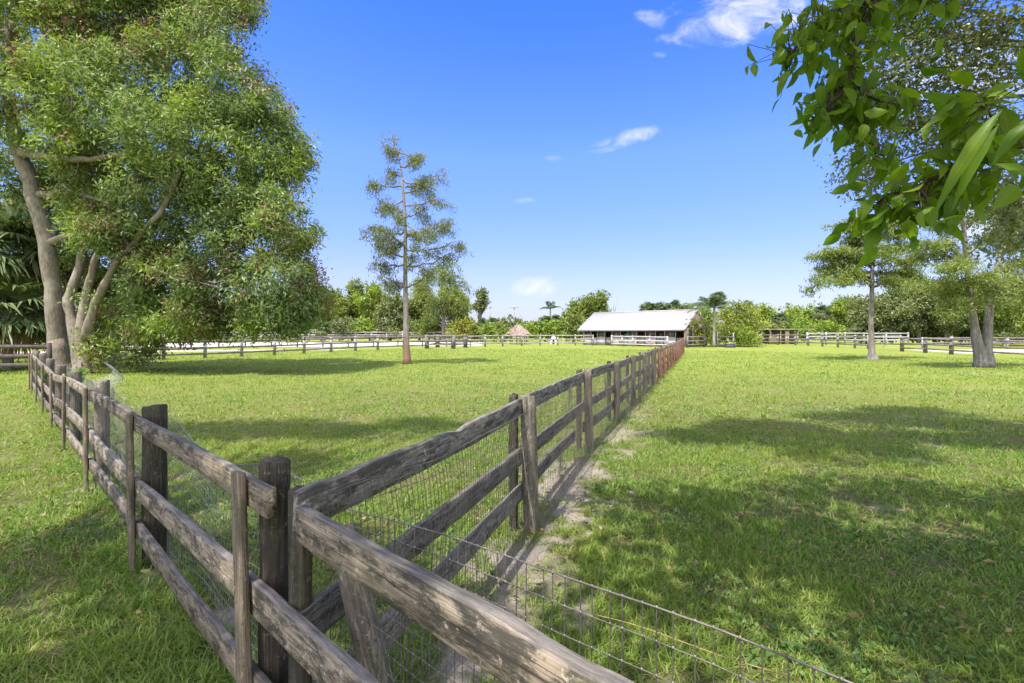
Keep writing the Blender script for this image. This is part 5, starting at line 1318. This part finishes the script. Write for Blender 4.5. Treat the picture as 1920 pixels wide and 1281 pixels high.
# fern at the fence post, dead snag by the barn
rng = np.random.default_rng(7)
fe = thing('fern', 'bright fern sprouting at the far fence posts below the big trunk', 'fern', fp(16.5, 1.15))
mb = MB()
for k in range(26):
    az = rng.random() * 6.28; L = rng.uniform(.35, .85); t = np.linspace(0, 1, 7)
    P = np.stack([np.cos(az) * t * L * .6, np.sin(az) * t * L * .6, L * (1.7 * t - .75 * t * t)], -1)
    mb.tube(P, .006, 4, False)
    for sg in (-1, 1):
        C = P[1:].repeat(4, 0) + rng.normal(size=(24, 3)) * .03; A = norm(np.stack([-np.sin(az) * np.ones(24) * sg, np.cos(az) * np.ones(24) * sg, -.3 * np.ones(24)], -1)); leaf_quads(mb, C + A * .06, A, .14, .04, 0, rng)
link('fronds', mb.mesh('fronds'), M['fern'], fe)
sn = thing('dead_snag', 'thin bare dead branch sticking up behind the barn roof', 'snag', ground_at(1148, 72))
mb = MB(); h = at(1148, 562, 72)[2]
mb.tube([(0, 0, 0), (.3, 0, h * .6), (.75, 0, h)], [.10, .06, .02], 6); link('stem', mb.mesh('stem'), M['bark_grey'], sn)
mb = MB(); mb.tube([(.3, 0, h * .6), (.2, .1, h * .8), (.3, .1, h * .92)], [.04, .03, .012], 5); link('twig', mb.mesh('twig'), M['bark_grey'], sn)

# ------------------------------------------------------------------ sky, sun, camera
SUN_EL = math.radians(65); az = (-.6, -.8)
sd = Vector((az[0] * math.cos(SUN_EL), az[1] * math.cos(SUN_EL), math.sin(SUN_EL)))
w = bpy.data.worlds.new('World'); scene.world = w; w.use_nodes = True
t = w.node_tree; t.nodes.clear()
sky = N(t, 'ShaderNodeTexSky', sky_type='NISHITA', sun_disc=False)
sky.sun_elevation = SUN_EL; sky.sun_rotation = math.atan2(az[0], az[1]) % (2 * math.pi)
sky.altitude = 0; sky.air_density = 1.0; sky.dust_density = .6; sky.ozone_density = 2.5
hs = N(t, 'ShaderNodeHueSaturation', i={'Hue': .5, 'Saturation': 1.25, 'Value': 1.0, 'Color': sky.outputs[0]})
tc = N(t, 'ShaderNodeTexCoord'); d = tc.outputs['Generated']
sep = N(t, 'ShaderNodeSeparateXYZ', i={0: d})
yy = math_(t, 'MAXIMUM', sep.outputs[1], .02)
u = math_(t, 'DIVIDE', sep.outputs[0], yy); v = math_(t, 'DIVIDE', sep.outputs[2], yy)
uv = N(t, 'ShaderNodeCombineXYZ', i={0: u, 1: v})
n1 = noise(t, mapv(t, uv.outputs[0], (9, 15, 9)), 1.0, 7, .62, .6)
tot = None
for px, py, rx, ry, rot, amt in ((1400, 28, 200, 70, .12, 1.0), (1225, 38, 55, 22, -.3, .5), (1163, 262, 85, 20, .28, .95), (1012, 536, 66, 28, .05, 1.0), (983, 377, 40, 8, .05, .35), (1237, 103, 18, 9, 0, .4), (1040, 297, 20, 8, 0, .3), (720, 455, 50, 16, .1, .4), (1760, 130, 230, 110, .1, .75), (1880, 400, 200, 60, .1, .8)):
    cu, cv = (px - 960) / F, (HY - py) / F
    du = math_(t, 'SUBTRACT', u, cu); dv = math_(t, 'SUBTRACT', v, cv)
    c, s = math.cos(rot), math.sin(rot)
    a = math_(t, 'ADD', math_(t, 'MULTIPLY', du, c * F / rx), math_(t, 'MULTIPLY', dv, s * F / rx))
    b = math_(t, 'ADD', math_(t, 'MULTIPLY', du, -s * F / ry), math_(t, 'MULTIPLY', dv, c * F / ry))
    r2 = math_(t, 'ADD', math_(t, 'MULTIPLY', a, a), math_(t, 'MULTIPLY', b, b))
    f = math_(t, 'SUBTRACT', 1.0, r2)
    f = math_(t, 'ADD', f, math_(t, 'MULTIPLY', math_(t, 'SUBTRACT', n1, .52), 3.4))
    f = N(t, 'ShaderNodeMapRange', interpolation_type='SMOOTHSTEP', i={0: f, 1: .1, 2: 1.6, 3: 0.0, 4: amt}).outputs[0]
    tot = f if tot is None else math_(t, 'MAXIMUM', tot, f)
front = math_(t, 'GREATER_THAN', sep.outputs[1], .05)
tot = math_(t, 'MULTIPLY', tot, front)
elev = math_(t, 'MAXIMUM', sep.outputs[2], 0.0)
tint = ramp(t, elev, [(0.0, (.40, .40, .60)), (.05, (.46, .41, .60)), (.12, (.63, .49, .68)), (.34, (.84, .70, .96)), (.56, (.50, .59, 1.05)), (1.0, (.5, .6, 1.0))])
skyc = mixc(t, 1.0, hs.outputs[0], tint, 'MULTIPLY')
cl = mixc(t, tot, skyc, (3.0, 3.02, 3.1))
# unseen broken cloud, added overhead and behind the viewer to brighten the shade
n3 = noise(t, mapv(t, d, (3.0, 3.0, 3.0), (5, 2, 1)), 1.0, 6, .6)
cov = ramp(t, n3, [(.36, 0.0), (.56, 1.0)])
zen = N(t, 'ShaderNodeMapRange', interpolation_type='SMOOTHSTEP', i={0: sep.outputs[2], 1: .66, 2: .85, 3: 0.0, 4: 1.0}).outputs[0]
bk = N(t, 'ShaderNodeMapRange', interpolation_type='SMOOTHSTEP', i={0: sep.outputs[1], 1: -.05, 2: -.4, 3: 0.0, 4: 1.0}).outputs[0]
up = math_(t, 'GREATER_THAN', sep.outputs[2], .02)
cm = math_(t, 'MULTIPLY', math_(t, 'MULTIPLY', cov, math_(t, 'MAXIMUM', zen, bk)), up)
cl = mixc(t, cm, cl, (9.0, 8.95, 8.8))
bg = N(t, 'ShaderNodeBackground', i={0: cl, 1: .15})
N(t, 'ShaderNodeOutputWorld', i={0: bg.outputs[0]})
sl = bpy.data.lights.new('sun', 'SUN'); sl.energy = 3.7; sl.angle = math.radians(.53); sl.color = (1, .955, .88)
so = bpy.data.objects.new('sun', sl); COL.objects.link(so); so.rotation_euler = (-sd).to_track_quat('-Z', 'Y').to_euler()

cam = bpy.data.cameras.new('camera'); co = bpy.data.objects.new('camera', cam); COL.objects.link(co)
co.location = (0, 0, HC); co.rotation_euler = (math.radians(90), 0, 0)
cam.sensor_width = 36; cam.lens = 36 * F / 1920; cam.shift_y = -(640.5 - HY) / 1920
cam.clip_start = .02; cam.clip_end = 3000
scene.camera = co
vs = scene.view_settings; vs.view_transform = 'Standard'; vs.look = 'None'; vs.gamma = 1; vs.exposure = 1.27
scene.cycles.max_bounces = 7; scene.cycles.diffuse_bounces = 4; scene.cycles.transmission_bounces = 4
scene.cycles.use_denoising = True
